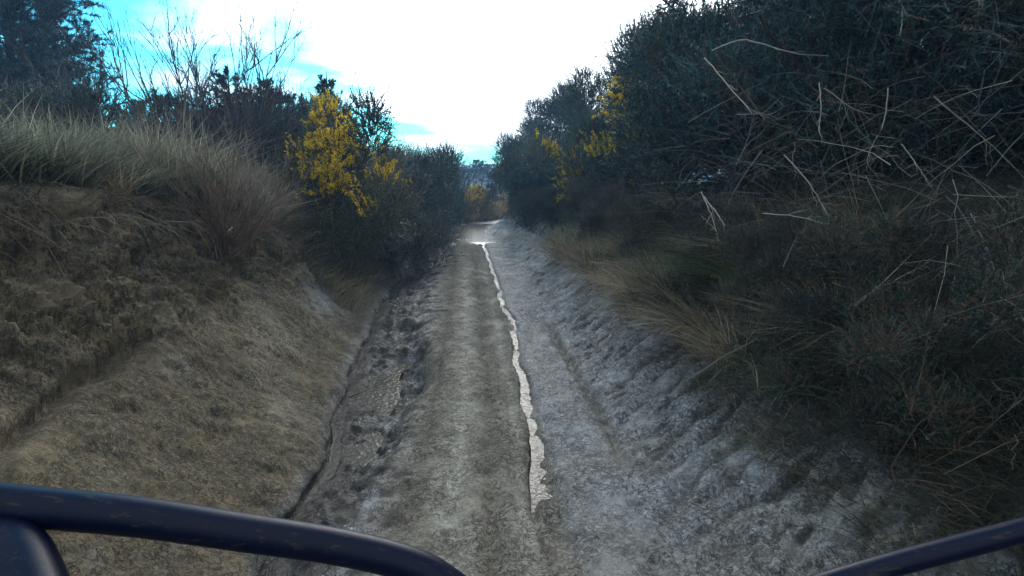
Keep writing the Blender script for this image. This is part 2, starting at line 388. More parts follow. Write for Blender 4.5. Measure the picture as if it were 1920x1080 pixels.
# gutter: broken clods, and the washed-out hollows in the shoulder of the track
d += gut * (.02 + .060 * smooth(S, 9.9, 10.6)) * fbm(Q, 4, 4.5, .6) - gut * .02
def hollow(y0, t0, ry, rt, dep):
    return dep * np.exp(-(((Yf - y0) / ry) ** 2 + ((Tf - t0) / rt) ** 2) ** 1.4)
d -= hollow(4.75, -.64, .70, .27, .30) + hollow(3.5, -.72, .40, .20, .12) + hollow(6.3, -.82, .55, .22, .10)
d += trk * smooth(Yf, 12.5, 15) * .045 * fbm(Q * np.array([1., .6, 1.]), 3, 1.9)
# right hand clay slope, scraped in long diagonal ridges
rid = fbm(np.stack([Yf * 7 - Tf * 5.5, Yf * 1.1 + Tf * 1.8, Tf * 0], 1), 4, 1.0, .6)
d += rgt * .070 * rid + rgt * .010 * fbm(Q, 4, 12, .65) + rgt * .05 * fbm(Q, 4, 2.2)
# far out: gentle
outer = (S < 3) | (S > 22)
d = np.where(outer, .25 * fbm(Q, 3, .12) + .03 * fbm(Q, 3, 1.4), d)
Q2 = Q + Nn.reshape(-1, 3) * d[:, None]
# mask: wet clay / litter plus painted crevice shade / pale smooth tyre lines
nz = fbm(Q, 4, 1.7); nz2 = fbm(Q, 4, 6)
wet = smooth(Tf, .38, .50) * (1 - smooth(Tf + nz * .5, 2.0, 2.5)) * (1 - .35 * smooth(Yf + nz, 2.8, 2.2))
wet = np.clip(wet * (.80 + .6 * nz), 0, 1)
wet = np.maximum(wet, np.clip(gut * (.75 + 1.2 * nz2), 0, 1))
d_far = 0
wet = np.maximum(wet, smooth(Yf + nz, 14.5, 16) * smooth(Tf, -1.4, -.9) * (1 - smooth(Tf, 1.2, 1.6)))
wet = np.maximum(wet, .75 * np.exp(-(((Yf - 6.6) / .7) ** 2 + ((Q[:, 2] - .30) / .18) ** 2)) * face)
wet *= 1 - .9 * np.exp(-((Tf - .86) / .05) ** 2) * smooth(Yf, 2.6, 3.2) * (1 - smooth(Yf, 5.8, 6.6))
litter_shade = np.maximum(1 - smooth(S, 3.7, 4.25), smooth(Tf + nz * .5, 1.55, 1.95) * smooth(S, 18, 19))
litter_shade = np.maximum(litter_shade, smooth(Yf + nz * 1.5, 6.9, 8.6) * (1 - smooth(S, 8.6, 9.3)) * .9)
litter_shade = np.maximum(litter_shade, trk * .42 * np.maximum(np.exp(-((Tf - .09 - wnd) / .055) ** 2), .8 * np.exp(-((Tf + .33 - wnd) / .06) ** 2)) * np.clip(.8 + 1.2 * nz2, 0, 1) * (1 - smooth(Yf, 10, 14)))
litter_shade = np.maximum(litter_shade, rgt * .75 * smooth(-rid + .3 * nz2, .04, .26) * (1 - smooth(S, 19.5, 21)))  # crevices between the clay ridges: shade painted into the colour
litter_shade = np.maximum(litter_shade, upper * .35 * smooth(nz2, .1, .4))
pale = np.maximum(.75 * np.exp(-((Tf + .10 - wnd + .06 * nz2) / .11) ** 2), .6 * np.exp(-((Tf - .25 - wnd + .05 * nz2) / .06) ** 2)) * (1 - smooth(Yf, 9, 14)) * np.clip(.95 + .9 * nz2 + nz, 0, 1)
pale = np.maximum(pale, .25 * face * (1 - upper) * isnear * smooth(nz, .05, .3))
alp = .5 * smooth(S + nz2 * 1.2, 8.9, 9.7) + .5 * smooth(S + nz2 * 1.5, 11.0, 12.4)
C = np.stack([wet, np.clip(litter_shade, 0, 1), np.clip(pale, 0, 1), np.clip(alp, 0, 1)], 1)
idx = np.arange(nY * nC).reshape(nY, nC)
def colrange(a, b, name, label):
    c0 = int(np.argmin(np.abs(seg_id - a))); c1 = int(np.argmin(np.abs(seg_id - b)))
    ii = idx[:, c0:c1 + 1]; sub = ii.ravel(); w = c1 - c0 + 1
    li = np.arange(nY * w).reshape(nY, w)
    F = np.stack([li[:-1, :-1], li[:-1, 1:], li[1:, 1:], li[1:, :-1]], -1).reshape(-1, 4)
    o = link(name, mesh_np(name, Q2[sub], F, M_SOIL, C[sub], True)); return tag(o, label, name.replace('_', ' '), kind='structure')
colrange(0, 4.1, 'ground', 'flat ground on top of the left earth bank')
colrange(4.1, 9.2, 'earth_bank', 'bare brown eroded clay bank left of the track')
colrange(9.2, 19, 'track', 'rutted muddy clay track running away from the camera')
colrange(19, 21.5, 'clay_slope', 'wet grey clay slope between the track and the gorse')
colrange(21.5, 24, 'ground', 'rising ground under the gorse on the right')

# base sheet far out and hills
mg, tg, bgm = simple('far_grassland', (.05, .055, .03), .95)
Vb = []; Fb = []
r_ = [0, 140, 300, 500, 800, 1200]; na = 48
for i, rr in enumerate(r_):
    for a in range(na): Vb.append((rr * math.cos(2 * math.pi * a / na), rr * math.sin(2 * math.pi * a / na), -.9 - .0 * i))
for i in range(len(r_) - 1):
    for a in range(na): Fb.append((i * na + a, i * na + (a + 1) % na, (i + 1) * na + (a + 1) % na, (i + 1) * na + a))
tag(link('plain', mesh_np('plain', Vb, Fb, mg)), 'low open land reaching to the horizon', 'plain', kind='structure')
mh, th, bh = simple('hill_pasture', (.05, .07, .05), .95)
V = []; F = []; n1_, n2_ = 90, 14
for i in range(n1_):
    a = R(-40 + 80 * i / (n1_ - 1))
    for j in range(n2_):
        r = 170 + 230 * j / (n2_ - 1); h_ = math.sin(math.pi * min(1, j / (n2_ - 1)) ** .8)
        V.append((r * math.sin(a), r * math.cos(a), h_))
V = np.array(V); hn = fbm(np.stack([V[:, 0] / 65, V[:, 1] / 100, V[:, 0] * 0], 1), 5)
V[:, 2] = -1.5 + V[:, 2] * (11 + 7 * hn)
ii = np.arange(n1_ * n2_).reshape(n1_, n2_)
F = np.stack([ii[:-1, :-1], ii[:-1, 1:], ii[1:, 1:], ii[1:, :-1]], -1).reshape(-1, 4)
tag(link('hills', mesh_np('hills', V, F, mh, None, True)), 'distant low hills at the end of the track', 'hills', kind='structure')

# water standing in the ruts and the gutter
mw, tw, bw = simple('puddle_water', (.085, .072, .055), .11)
bw.inputs['Specular IOR Level'].default_value = .5; bw.inputs['IOR'].default_value = 1.22; bw.inputs['Metallic'].default_value = 0.0
nw = tw.nodes.new('ShaderNodeTexNoise'); nw.inputs['Scale'].default_value = 26; nw.inputs['Detail'].default_value = 4; gw = tw.nodes.new('ShaderNodeNewGeometry'); tw.links.new(gw.outputs['Position'], nw.inputs['Vector'])
bw2 = tw.nodes.new('ShaderNodeBump'); bw2.inputs['Strength'].default_value = .45; bw2.inputs['Distance'].default_value = .02
tw.links.new(nw.outputs[0], bw2.inputs['Height']); tw.links.new(bw2.outputs[0], bw.inputs['Normal'])
def water_strip(name, y0, y1, seg0, seg1, zf, label):
    yy = np.arange(y0, y1, .12); V = []; 
    p = prof(yy)
    w2 = np.interp(yy, YS, wob2); w1 = np.interp(yy, YS, wob)
    for i, y in enumerate(yy):
        ta = np.interp(seg0, np.arange(25), p[i, :, 0]); tb = np.interp(seg1, np.arange(25), p[i, :, 0]); x0 = float(xc(y))
        off = w2[i] * .12 + w1[i] * .06 if seg0 < 12 else w2[i] * .07 + w1[i] * .08
        zp = np.interp((seg0 + seg1) / 2, np.arange(25), p[i, :, 1])
        w2n = float(np.interp(y, YS, brk)); e_ = min(1, (y - y0) / .6, (y1 - y) / .6); z = (zf(y) if seg0 != 9.55 else zp + zf(y)) - (.028 * max(0, w2n) if seg1 < 18 else 0) - .10 * (1 - e_) ** 2
        V += [(ta + off + x0, y, z), ((ta + tb) / 2 + off + x0, y, z), (tb + off + x0, y, z)]
    n = len(yy); ii = np.arange(3 * n).reshape(n, 3)
    F = np.stack([ii[:-1, :-1], ii[:-1, 1:], ii[1:, 1:], ii[1:, :-1]], -1).reshape(-1, 4)
    o = link(name, mesh_np(name, V, F, mw, None, True)); tag(o, label, 'water', kind='structure')
water_strip('water', 1.9, 15.5, 15.0, 17.6, lambda y: -.080 + .018 * smooth(y, 2.8, 3.6) + .024 * smooth(y, 3.6, 6) + .03 * smooth(y, 12, 15), 'thin line of muddy water shining in the right wheel rut')
water_strip('water', 1.6, 14, 9.3, 11.6, lambda y: -.198 + .095 * smooth(y, 7, 13), 'shallow brown water in the gutter below the left bank')
water_strip('water', 1.7, 13, 9.55, 10.15, lambda y: -.043, 'thin bright trickle along the foot of the left bank')
water_strip('water', 14.2, 22, 10.2, 18.6, lambda y: .052, 'bright puddle across the track at its far end')

# ------------------------------------------------------------------ where a pixel of the photograph lies at depth Y
def at(px, py, Y):
    u = (px - 960) / FPX; v = (540 - py) / FPX; p = R(PITCH)
    dy = math.cos(p) + v * math.sin(p); dz = -math.sin(p) + v * math.cos(p); t = Y / dy
    return np.array([u * t, Y, CAM_Z + dz * t])

# ------------------------------------------------------------------ plant builders
def stems_mesh(rng, ends, base_r=.10, r0=.018, col=(.07, .055, .04), k=6, wig=.06, starts=None):
    acc = Acc(); n = len(ends); b = np.zeros((n, 3)) if starts is None else starts
    if starts is None: b[:, :2] = rng.normal(size=(n, 2)) * base_r; b[:, 2] = -.25
    s = np.linspace(0, 1, k)[None, :, None]
    PP = b[:, None] * (1 - s) + ends[:, None] * s
    PP[:, 1:-1] += rng.normal(size=(n, k - 2, 3)) * wig
    sag = ends - b; PP[..., 2] += (np.linalg.norm(sag[:, :2], axis=1)[:, None] * .22) * np.sin(np.linspace(0, math.pi, k))[None]
    RR = np.linspace(1, .25, k)[None] * r0 * rng.uniform(.5, 1.2, (n, 1))
    tubes(acc, PP, RR, np.array(col)[None] * rng.uniform(.7, 1.4, (n, 1)), 5)
    return acc
def gorse(seed, h=2.6, w=1.5, shoots=2600, nd=26, fl=(), brown=.12, sl_=.26, green=(.038, .072, .060), nl=.042, low=.0, tr=1.0, nw=.009, dens_in=.25, wl=None):
    """spiny shrub: lobes covered with upright spiny shoots. fl = [(x,y,z,r,dens)] flower patches (local)"""
    rng = np.random.default_rng(seed)
    nlobe = 20
    lc = np.stack([rng.normal(size=nlobe) * w * .42, rng.normal(size=nlobe) * w * .42, rng.uniform(.08 + low, .84, nlobe) * h], 1)
    lc[:, :2] *= (1.15 - .55 * (lc[:, 2:3] / h))
    lc[0] = (rng.normal() * .1, rng.normal() * .1, h * .80)
    lr = rng.uniform(.28, .54, nlobe) * w * .62 * (1.15 - .5 * lc[:, 2] / h)
    li = rng.choice(nlobe, shoots, p=lr ** 2 / (lr ** 2).sum())
    od = unit(rng.normal(size=(shoots, 3)) + np.array([0, 0, .35]))
    rad = np.where(rng.random(shoots) < dens_in, rng.uniform(.1, .8, shoots), rng.uniform(.75, 1.08, shoots))
    P0 = lc[li] + od * (lr[li] * rad)[:, None] * np.array([1, 1, 1.05])
    P0[:, 2] = np.maximum(P0[:, 2], .02)
    sd = unit(od * .75 + np.array([0, 0, .62]) + rng.normal(size=(shoots, 3)) * .38)
    L = sl_ * rng.uniform(.5, 1.35, shoots); tip = rng.random(shoots) < .05; L[tip] *= 1.9; sd[tip] = unit(sd[tip] + np.array([0, 0, 1.0]))
    inner = rad < .75
    acc = Acc()
    lob_t = rng.uniform(.5, 1.7, nlobe)[li]; tint = (lob_t * rng.uniform(.75, 1.3, shoots))[:, None]
    g = np.array(green)[None] * tint
    g = g * (1 + rng.normal(size=(shoots, 3)) * .06)
    brn = (rng.random(shoots) < brown) | (inner & (rng.random(shoots) < .55))
    g[brn] = np.array([.105, .072, .045]) * tint[brn]
    k = 3; s = np.linspace(0, 1, k)[None, :, None]
    bend = rng.normal(size=(shoots, 3)) * .10
    PP = P0[:, None] + sd[:, None] * L[:, None, None] * s + bend[:, None] * (s * (1 - s)) * 2 * L[:, None, None]
    tubes(acc, PP, tr * np.array([.006, .005, .0015])[None] * np.ones((shoots, 1)), g * .9, 3)
    f = rng.uniform(.05, 1, (shoots, nd)); base = P0[:, None] + sd[:, None] * (L[:, None] * f)[..., None] + bend[:, None] * (f * (1 - f) * 2 * L[:, None])[..., None]
    ndv = unit(unit(rng.normal(size=(shoots, nd, 3))) * .85 + sd[:, None] * .75)
    nlen = nl * rng.uniform(.6, 1.25, (shoots, nd)) * (1.15 - .55 * f)
    needles(acc, base.reshape(-1, 3), ndv.reshape(-1, 3), nlen.ravel(), nw, np.repeat(g, nd, 0) * rng.uniform(.8, 1.25, (shoots * nd, 1)), rng)
    me = acc.mesh('gorse_foliage', M_GORSE)
    st = stems_mesh(rng, lc * np.array([1, 1, .95]), r0=.022).mesh('gorse_stems', M_WOOD, True)
    fm = None
    if len(fl):
        fa = Acc(); tips = P0 + sd * L[:, None]
        for (fx, fy, fz, fr, dn) in fl:
            dd = np.linalg.norm((tips - np.array([fx, fy, fz])) * np.array([1, 0, 1]), axis=1)
            cand = np.where(dd < fr * rng.uniform(.45, 1.2, shoots))[0]
            if not len(cand): continue
            cand = cand[np.argsort(tips[cand, 1])][:max(6, int(len(cand) * .42))]
            sel = cand[rng.random(len(cand)) < dn]
            if not len(sel): continue
            q = 26; ff = rng.uniform(.35, 1.0, (len(sel), q))
            c0 = P0[sel][:, None] + sd[sel][:, None] * (L[sel][:, None] * ff)[..., None] + rng.normal(size=(len(sel), q, 3)) * .012
            c0 = c0.reshape(-1, 3); n = len(c0)
            yc = np.array([.92, .66, .02])[None] * rng.uniform(.55, 1.25, (n, 1)) * np.array([1, 1, 1])
            for rep in range(2):
                needles(fa, c0, unit(rng.normal(size=(n, 3)) + np.array([0, -.3, .3])), rng.uniform(.014, .026, n), .020, yc, rng)
        fm = fa.mesh('gorse_flowers', M_FLOWER)
    return me, st, fm
def put_shrub(name, parts, x, y, s, rz, label, cat, group, sink=.05, z=None):
    z = ground(x, y) - sink if z is None else z
    r = empty(name, (x, y, z), rz, s); tag(r, label, cat, group)
    for nm, me in parts:
        if me is not None: link(nm, me, r)
    return r
def gparts(t): return [('foliage', t[0]), ('stems', t[1]), ('flowers', t[2])]

def conifer(seed, h=6.0, w=2.2, nbr=70, sub=9, tuft=9, ndl=14, nl=.13, up=.55, green=(.022, .040, .038), base=.1, nw=.004, shape=.75):
    rng = np.random.default_rng(seed); acc = Acc(); wood = Acc()
    tp = np.array([[0, 0, -.3], [.02, .01, h * .3], [-.03, .02, h * .65], [0, 0, h]])[None]
    tubes(wood, tp, np.array([[.035, .026, .016, .004]]) * h / 2, np.array([.06, .048, .038]), 7)
    z0 = base * h + (h * (1 - base)) * rng.uniform(0, 1, nbr) ** 1.0 * .93
    fr = (z0 - base * h) / (h * (1 - base)); blen = w * (1 - fr) ** shape * rng.uniform(.6, 1.12, nbr) + .02
    az = rng.uniform(0, 2 * math.pi, nbr); od = np.stack([np.cos(az), np.sin(az), np.zeros(nbr)], 1)
    k = 6; s = np.linspace(0, 1, k)[None, :, None]
    st = np.stack([np.zeros(nbr), np.zeros(nbr), z0], 1)
    PP = st[:, None] + od[:, None] * blen[:, None, None] * s + np.array([0, 0, 1.])[None, None] * (up * blen[:, None, None] * s ** 1.8)
    tubes(wood, PP, np.linspace(1, .2, k)[None] * (.012 * h / 4) * np.ones((nbr, 1)), np.array([.055, .042, .034]), 4)
    # side twigs
    f = rng.uniform(.15, 1, (nbr, sub)); bi = np.arange(nbr)[:, None]
    B = st[bi] + od[bi] * (blen[bi] * f)[..., None] + np.array([0, 0, 1.]) * (up * blen[bi] * f ** 1.8)[..., None]
    td = unit(od[bi] * .7 + unit(rng.normal(size=(nbr, sub, 3))) * .8 + np.array([0, 0, .55])); tl = blen[bi] * .36 * rng.uniform(.5, 1.2, (nbr, sub)) + .03
    B = B.reshape(-1, 3); td = td.reshape(-1, 3); tl = tl.ravel(); n = len(B)
    TP = B[:, None] + td[:, None] * tl[:, None, None] * np.linspace(0, 1, 3)[None, :, None]
    tubes(wood, TP, np.array([.006, .005, .002])[None] * np.ones((n, 1)), np.array([.055, .042, .034]), 3)
    g = np.array(green)[None] * rng.uniform(.7, 1.4, (n, 1))
    ft = rng.uniform(.1, 1, (n, tuft)); C0 = (B[:, None] + td[:, None] * (tl[:, None] * ft)[..., None]).reshape(-1, 3)
    m = len(C0); nd = unit(rng.normal(size=(m, ndl, 3)) * .75 + np.repeat(td, tuft, 0)[:, None] + np.array([0, 0, .25]))
    needles(acc, np.repeat(C0, ndl, 0), nd.reshape(-1, 3), nl * rng.uniform(.6, 1.2, m * ndl), nw, np.repeat(np.repeat(g, tuft, 0), ndl, 0), rng)
    return acc.mesh('conifer_crown', M_NEEDLE), wood.mesh('conifer_wood', M_WOOD, True)

def twiggy(seed, h=2.6, spread=.35, n0=7, kids=4, lev=4, r0=.014, col=(.075, .06, .055), lean=(0, 0), bud=0, start=.3):
    """leafless upright shrub by repeated branching"""
    rng = np.random.default_rng(seed); acc = Acc(); buds = Acc()
    B = np.zeros((n0, 3)); B[:, :2] = rng.normal(size=(n0, 2)) * .06; B[:, 2] = -.15
    Dv = unit(np.stack([rng.normal(size=n0) * spread + lean[0], rng.normal(size=n0) * spread + lean[1], np.ones(n0)], 1))
    Ln = h * rng.uniform(.6, 1.05, n0); rad = np.full(n0, r0); c = np.array(col)
    for lv in range(lev):
        n = len(B); k = 7; s = np.linspace(0, 1, k)
        PP = np.empty((n, k, 3)); PP[:, 0] = B; dcur = Dv.copy()
        for q in range(1, k):
            dcur = unit(dcur + rng.normal(size=(n, 3)) * .09 + np.array([0, 0, .05])); PP[:, q] = PP[:, q - 1] + dcur * (Ln / (k - 1))[:, None]
        tubes(acc, PP, np.linspace(1, .28, k)[None] * rad[:, None], c[None] * rng.uniform(.7, 1.4, (n, 1)), 4 if lv < 2 else 3)
        if lv == lev - 1:
            if bud:
                bb = PP[:, 2:].reshape(-1, 3); bb = np.repeat(bb, bud, 0); m = len(bb)
                needles(buds, bb, unit(rng.normal(size=(m, 3)) + np.array([0, 0, .6])), rng.uniform(.02, .045, m), .006, np.array([.05, .06, .04]), rng)
            break
        kk = kids if lv else kids + 3
        fi = rng.uniform(start, .97, (n, kk)); q0 = np.clip((fi * (k - 1)).astype(int), 0, k - 2); fr = fi * (k - 1) - q0
        ni = np.arange(n)[:, None]
        NB = PP[ni, q0] * (1 - fr[..., None]) + PP[ni, q0 + 1] * fr[..., None]; seg = unit(PP[ni, q0 + 1] - PP[ni, q0])
        ND = unit(seg + unit(rng.normal(size=(n, kk, 3))) * .62 + np.array([0, 0, .12]))
        NL = Ln[:, None] * rng.uniform(.28, .55, (n, kk)) * (1.15 - .5 * fi); NR = rad[:, None] * .55 * np.ones((n, kk))
        B, Dv, Ln, rad = NB.reshape(-1, 3), ND.reshape(-1, 3), NL.ravel(), np.maximum(NR.ravel(), .0016)
    return acc.mesh('twigs', M_WOOD, False), (buds.mesh('buds', M_GORSE) if bud else None)

def blades(acc, P0, az, lean, H, Wd, C, rng, droop=.5):
    """curved grass blades, 3 segments"""
    n = len(P0); od = np.stack([np.cos(az), np.sin(az), np.zeros(n)], 1); side = np.stack([-np.sin(az), np.cos(az), np.zeros(n)], 1)
    tw = rng.uniform(-1.2, 1.2, n)[:, None]; side = unit(side * np.cos(tw) + od * np.sin(tw))
    pts = []
    for s in (0, .35, .7, 1.0):
        out_ = (lean * s + droop * lean * s * s) * H; up_ = H * (s - .42 * np.minimum(lean, 1.4) * s * s)
        pts.append(P0 + od * out_[:, None] + np.array([0, 0, 1.]) * up_[:, None])
    V = np.stack([pts[0] - side * Wd[:, None] / 2, pts[0] + side * Wd[:, None] / 2, pts[1] - side * Wd[:, None] * .45, pts[1] + side * Wd[:, None] * .45,
                  pts[2] - side * Wd[:, None] * .3, pts[2] + side * Wd[:, None] * .3, pts[3]], 1).reshape(-1, 3)
    b = np.arange(n)[:, None] * 7
    F = np.concatenate([b + np.array(q) for q in ((0, 1, 3), (0, 3, 2), (2, 3, 5), (2, 5, 4), (4, 5, 6))])
    acc.add(V, F, np.repeat(C, 7, 0))

# height sampler on the displaced mesh (nearest vertex in Y row / column)
QG = Q2.reshape(nY, nC, 3)
def surf(Yq, Sq):
    """point on the displaced sheet from y and segment coordinate"""
    i = np.clip(np.searchsorted(YS, Yq), 0, nY - 1); j = np.clip(np.searchsorted(seg_id, Sq), 0, nC - 1)
    return QG[i, j]
def pick(rng, cols_, n, var=.25):
    cols_ = np.array(cols_); return cols_[rng.integers(0, len(cols_), n)] * rng.uniform(1 - var, 1 + var, (n, 1))
GREY_GREEN = [(.11, .125, .085), (.16, .17, .12), (.21, .20, .15), (.08, .105, .06), (.28, .26, .21)]
STRAW = [(.34, .27, .17), (.24, .18, .11), (.15, .11, .07), (.42, .35, .24)]
GREENS = [(.05, .085, .03), (.07, .11, .035), (.09, .10, .05)]

def grass_patch(seed, n, y0, y1, s0, s1, hmin, hmax, cols_, label, wd=.005, lean=(.1, .9), clump=.5, az=None, ypow=1.0, name='grass', thr=-9):
    rng = np.random.default_rng(seed)
    Yq = y0 + (y1 - y0) * rng.random(n) ** ypow; Sq = rng.uniform(s0, s1, n)
    P0 = surf(Yq, Sq)
    if clump: P0 = P0 + np.stack([rng.normal(size=n), rng.normal(size=n), np.zeros(n)], 1) * .03
    nzv = fbm(P0 * np.array([1, 1, 0]), 3, 1.6)
    keep = nzv > thr; P0 = P0[keep]; nzv = nzv[keep]; n = len(P0)
    H = rng.uniform(hmin, hmax, n) * (1 + 1.1 * nzv); H = np.maximum(H, .04)
    a = rng.uniform(0, 2 * math.pi, n) if az is None else az + rng.normal(size=n) * .9
    acc = Acc(); Wv = wd * rng.uniform(.6, 1.4, n) * (1 + np.maximum(P0[:, 1] - 6, 0) * .06)
    blades(acc, P0 - np.array([0, 0, .02]), a, rng.uniform(lean[0], lean[1], n), H, Wv, pick(rng, cols_, n), rng)
    o = link(name, acc.mesh(name, M_GRASS)); return tag(o, label, 'grass', kind='stuff')

# ------------------------------------------------------------------ grass
grass_patch(11, 11000, 1.0, 7.4, 3.0, 3.88, .14, .36, GREY_GREEN + [(.05, .06, .035), (.07, .06, .04)], 'long grey green grass along the edge of the left bank top', clump=1, az=.3, wd=.011)
grass_patch(24, 12000, 4.6, 8.8, 2.3, 3.9, .40, .75, GREY_GREEN + STRAW[:1], 'taller pale grass where the left bank top drops towards its nose', wd=.008)
grass_patch(12, 17000, 1.0, 14.0, 1.6, 3.2, .20, .52, GREY_GREEN + [(.05, .06, .035)], 'tall grass over the flat ground behind the left bank edge', wd=.010)
grass_patch(13, 500, 1.2, 7.2, 4.0, 4.5, .08, .20, [(.10, .09, .055), (.16, .13, .08), (.05, .055, .03)], 'short dead grass hanging over the lip of the left bank', az=.0, lean=(.8, 2.0))
grass_patch(14, 24000, 6.6, 15.5, 3.0, 8.6, .10, .30, STRAW + GREY_GREEN[:2] + GREENS[:1], 'brown and green grass on the low slope past the bare bank', az=.2, lean=(.3, 1.4))
grass_patch(15, 15000, 14.0, 30.0, 2.8, 8.6, .20, .55, STRAW + STRAW[:1], 'straw coloured grass on the bank where the track bends', wd=.010, lean=(.2, 1.2))
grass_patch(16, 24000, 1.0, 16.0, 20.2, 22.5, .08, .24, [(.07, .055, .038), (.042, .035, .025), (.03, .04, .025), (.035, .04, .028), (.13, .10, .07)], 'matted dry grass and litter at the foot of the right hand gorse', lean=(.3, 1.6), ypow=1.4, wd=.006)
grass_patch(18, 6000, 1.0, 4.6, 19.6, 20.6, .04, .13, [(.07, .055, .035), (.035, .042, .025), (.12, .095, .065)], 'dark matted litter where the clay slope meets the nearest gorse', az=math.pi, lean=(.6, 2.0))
grass_patch(17, 6000, 1.8, 8.0, 19.2, 20.6, .03, .10, GREENS + STRAW[:2], 'sparse short grass on the wet clay slope', wd=.003, thr=.12, lean=(.5, 1.6))

def grass_clumps(seed, n, nb, y0, y1, s0, s1, h, cols_, label, wd=.006, lean=(.3, 1.7), pw=1.3, az=None):
    rng = np.random.default_rng(seed); acc = Acc()
    c = surf(y0 + (y1 - y0) * rng.random(n) ** pw, rng.uniform(s0, s1, n)); cc = np.array(cols_)[rng.integers(0, len(cols_), n)] * rng.uniform(.7, 1.3, (n, 1)); hh = h * rng.uniform(.5, 1.5, n)
    P0 = np.repeat(c, nb, 0) + rng.normal(size=(n * nb, 3)) * np.array([.035, .035, 0]); m = n * nb
    a = rng.uniform(0, 6.3, m) if az is None else az + rng.normal(size=m) * 1.0
    blades(acc, P0 - np.array([0, 0, .02]), a, rng.uniform(lean[0], lean[1], m), np.repeat(hh, nb) * rng.uniform(.4, 1.1, m), wd * rng.uniform(.6, 1.4, m) * (1 + .05 * np.maximum(P0[:, 1] - 5, 0)), np.repeat(cc, nb, 0) * rng.uniform(.7, 1.3, (m, 1)), rng)
    return tag(link('grass', acc.mesh('grass', M_GRASS)), label, 'grass', kind='stuff')
grass_clumps(21, 110, 110, 4.4, 10.0, 20.1, 21.8, .42, STRAW + GREENS + [(.09, .11, .07)], 'drooping straw and green grass clumps below the right hand gorse', az=math.pi + .3)
grass_clumps(22, 90, 110, 1.6, 7.2, 3.2, 4.0, .36, GREY_GREEN + STRAW[:1], 'pale grass clumps along the left bank edge')
grass_clumps(23, 110, 90, 7.0, 15.5, 3.2, 8.0, .26, STRAW + GREENS[:1], 'dry grass clumps on the low left slope')

# ------------------------------------------------------------------ gorse on the right
GV = [gorse(100 + i, h=3.0, w=1.7, shoots=7500, nd=16, brown=.12, nw=.013, nl=.048, green=(.030, .064, .054)) for i in range(4)]
def rbush(v, Y, t, s, rz, label, gp='gorse bushes in the right hedge', flowers=None, sink=.05):
    x = float(xc(Y)) + t
    return put_shrub('gorse_bush', gparts(v), x, Y, s, rz, label, 'gorse bush', gp, sink)
def world_fl(Y, t, s, rz, pts, h, sink=.05):
    """flower patches measured on the photograph, taken into the bush's own frame"""
    x = float(xc(Y)) + t; z = ground(x, Y) - sink; o = []
    for (px, py, dY, r, dn) in pts:
        q = (at(px, py, Y + dY) - np.array([x, Y, z])) / s; ca, sa = math.cos(-rz), math.sin(-rz)
        o.append((q[0] * ca - q[1] * sa, q[0] * sa + q[1] * ca, q[2], r / s, dn))
    return o
GV += [gorse(140 + i, h=3.0, w=1.7, shoots=9000, nd=20, brown=.12, tr=.5, nw=.005, nl=.026, sl_=.17, green=(.018, .034, .026)) for i in range(2)]
GV += [gorse(150 + i, h=1.5, w=.95, shoots=5200, nd=20, brown=.42, tr=.5, nw=.005, nl=.028, sl_=.15, green=(.024, .042, .030)) for i in range(2)]
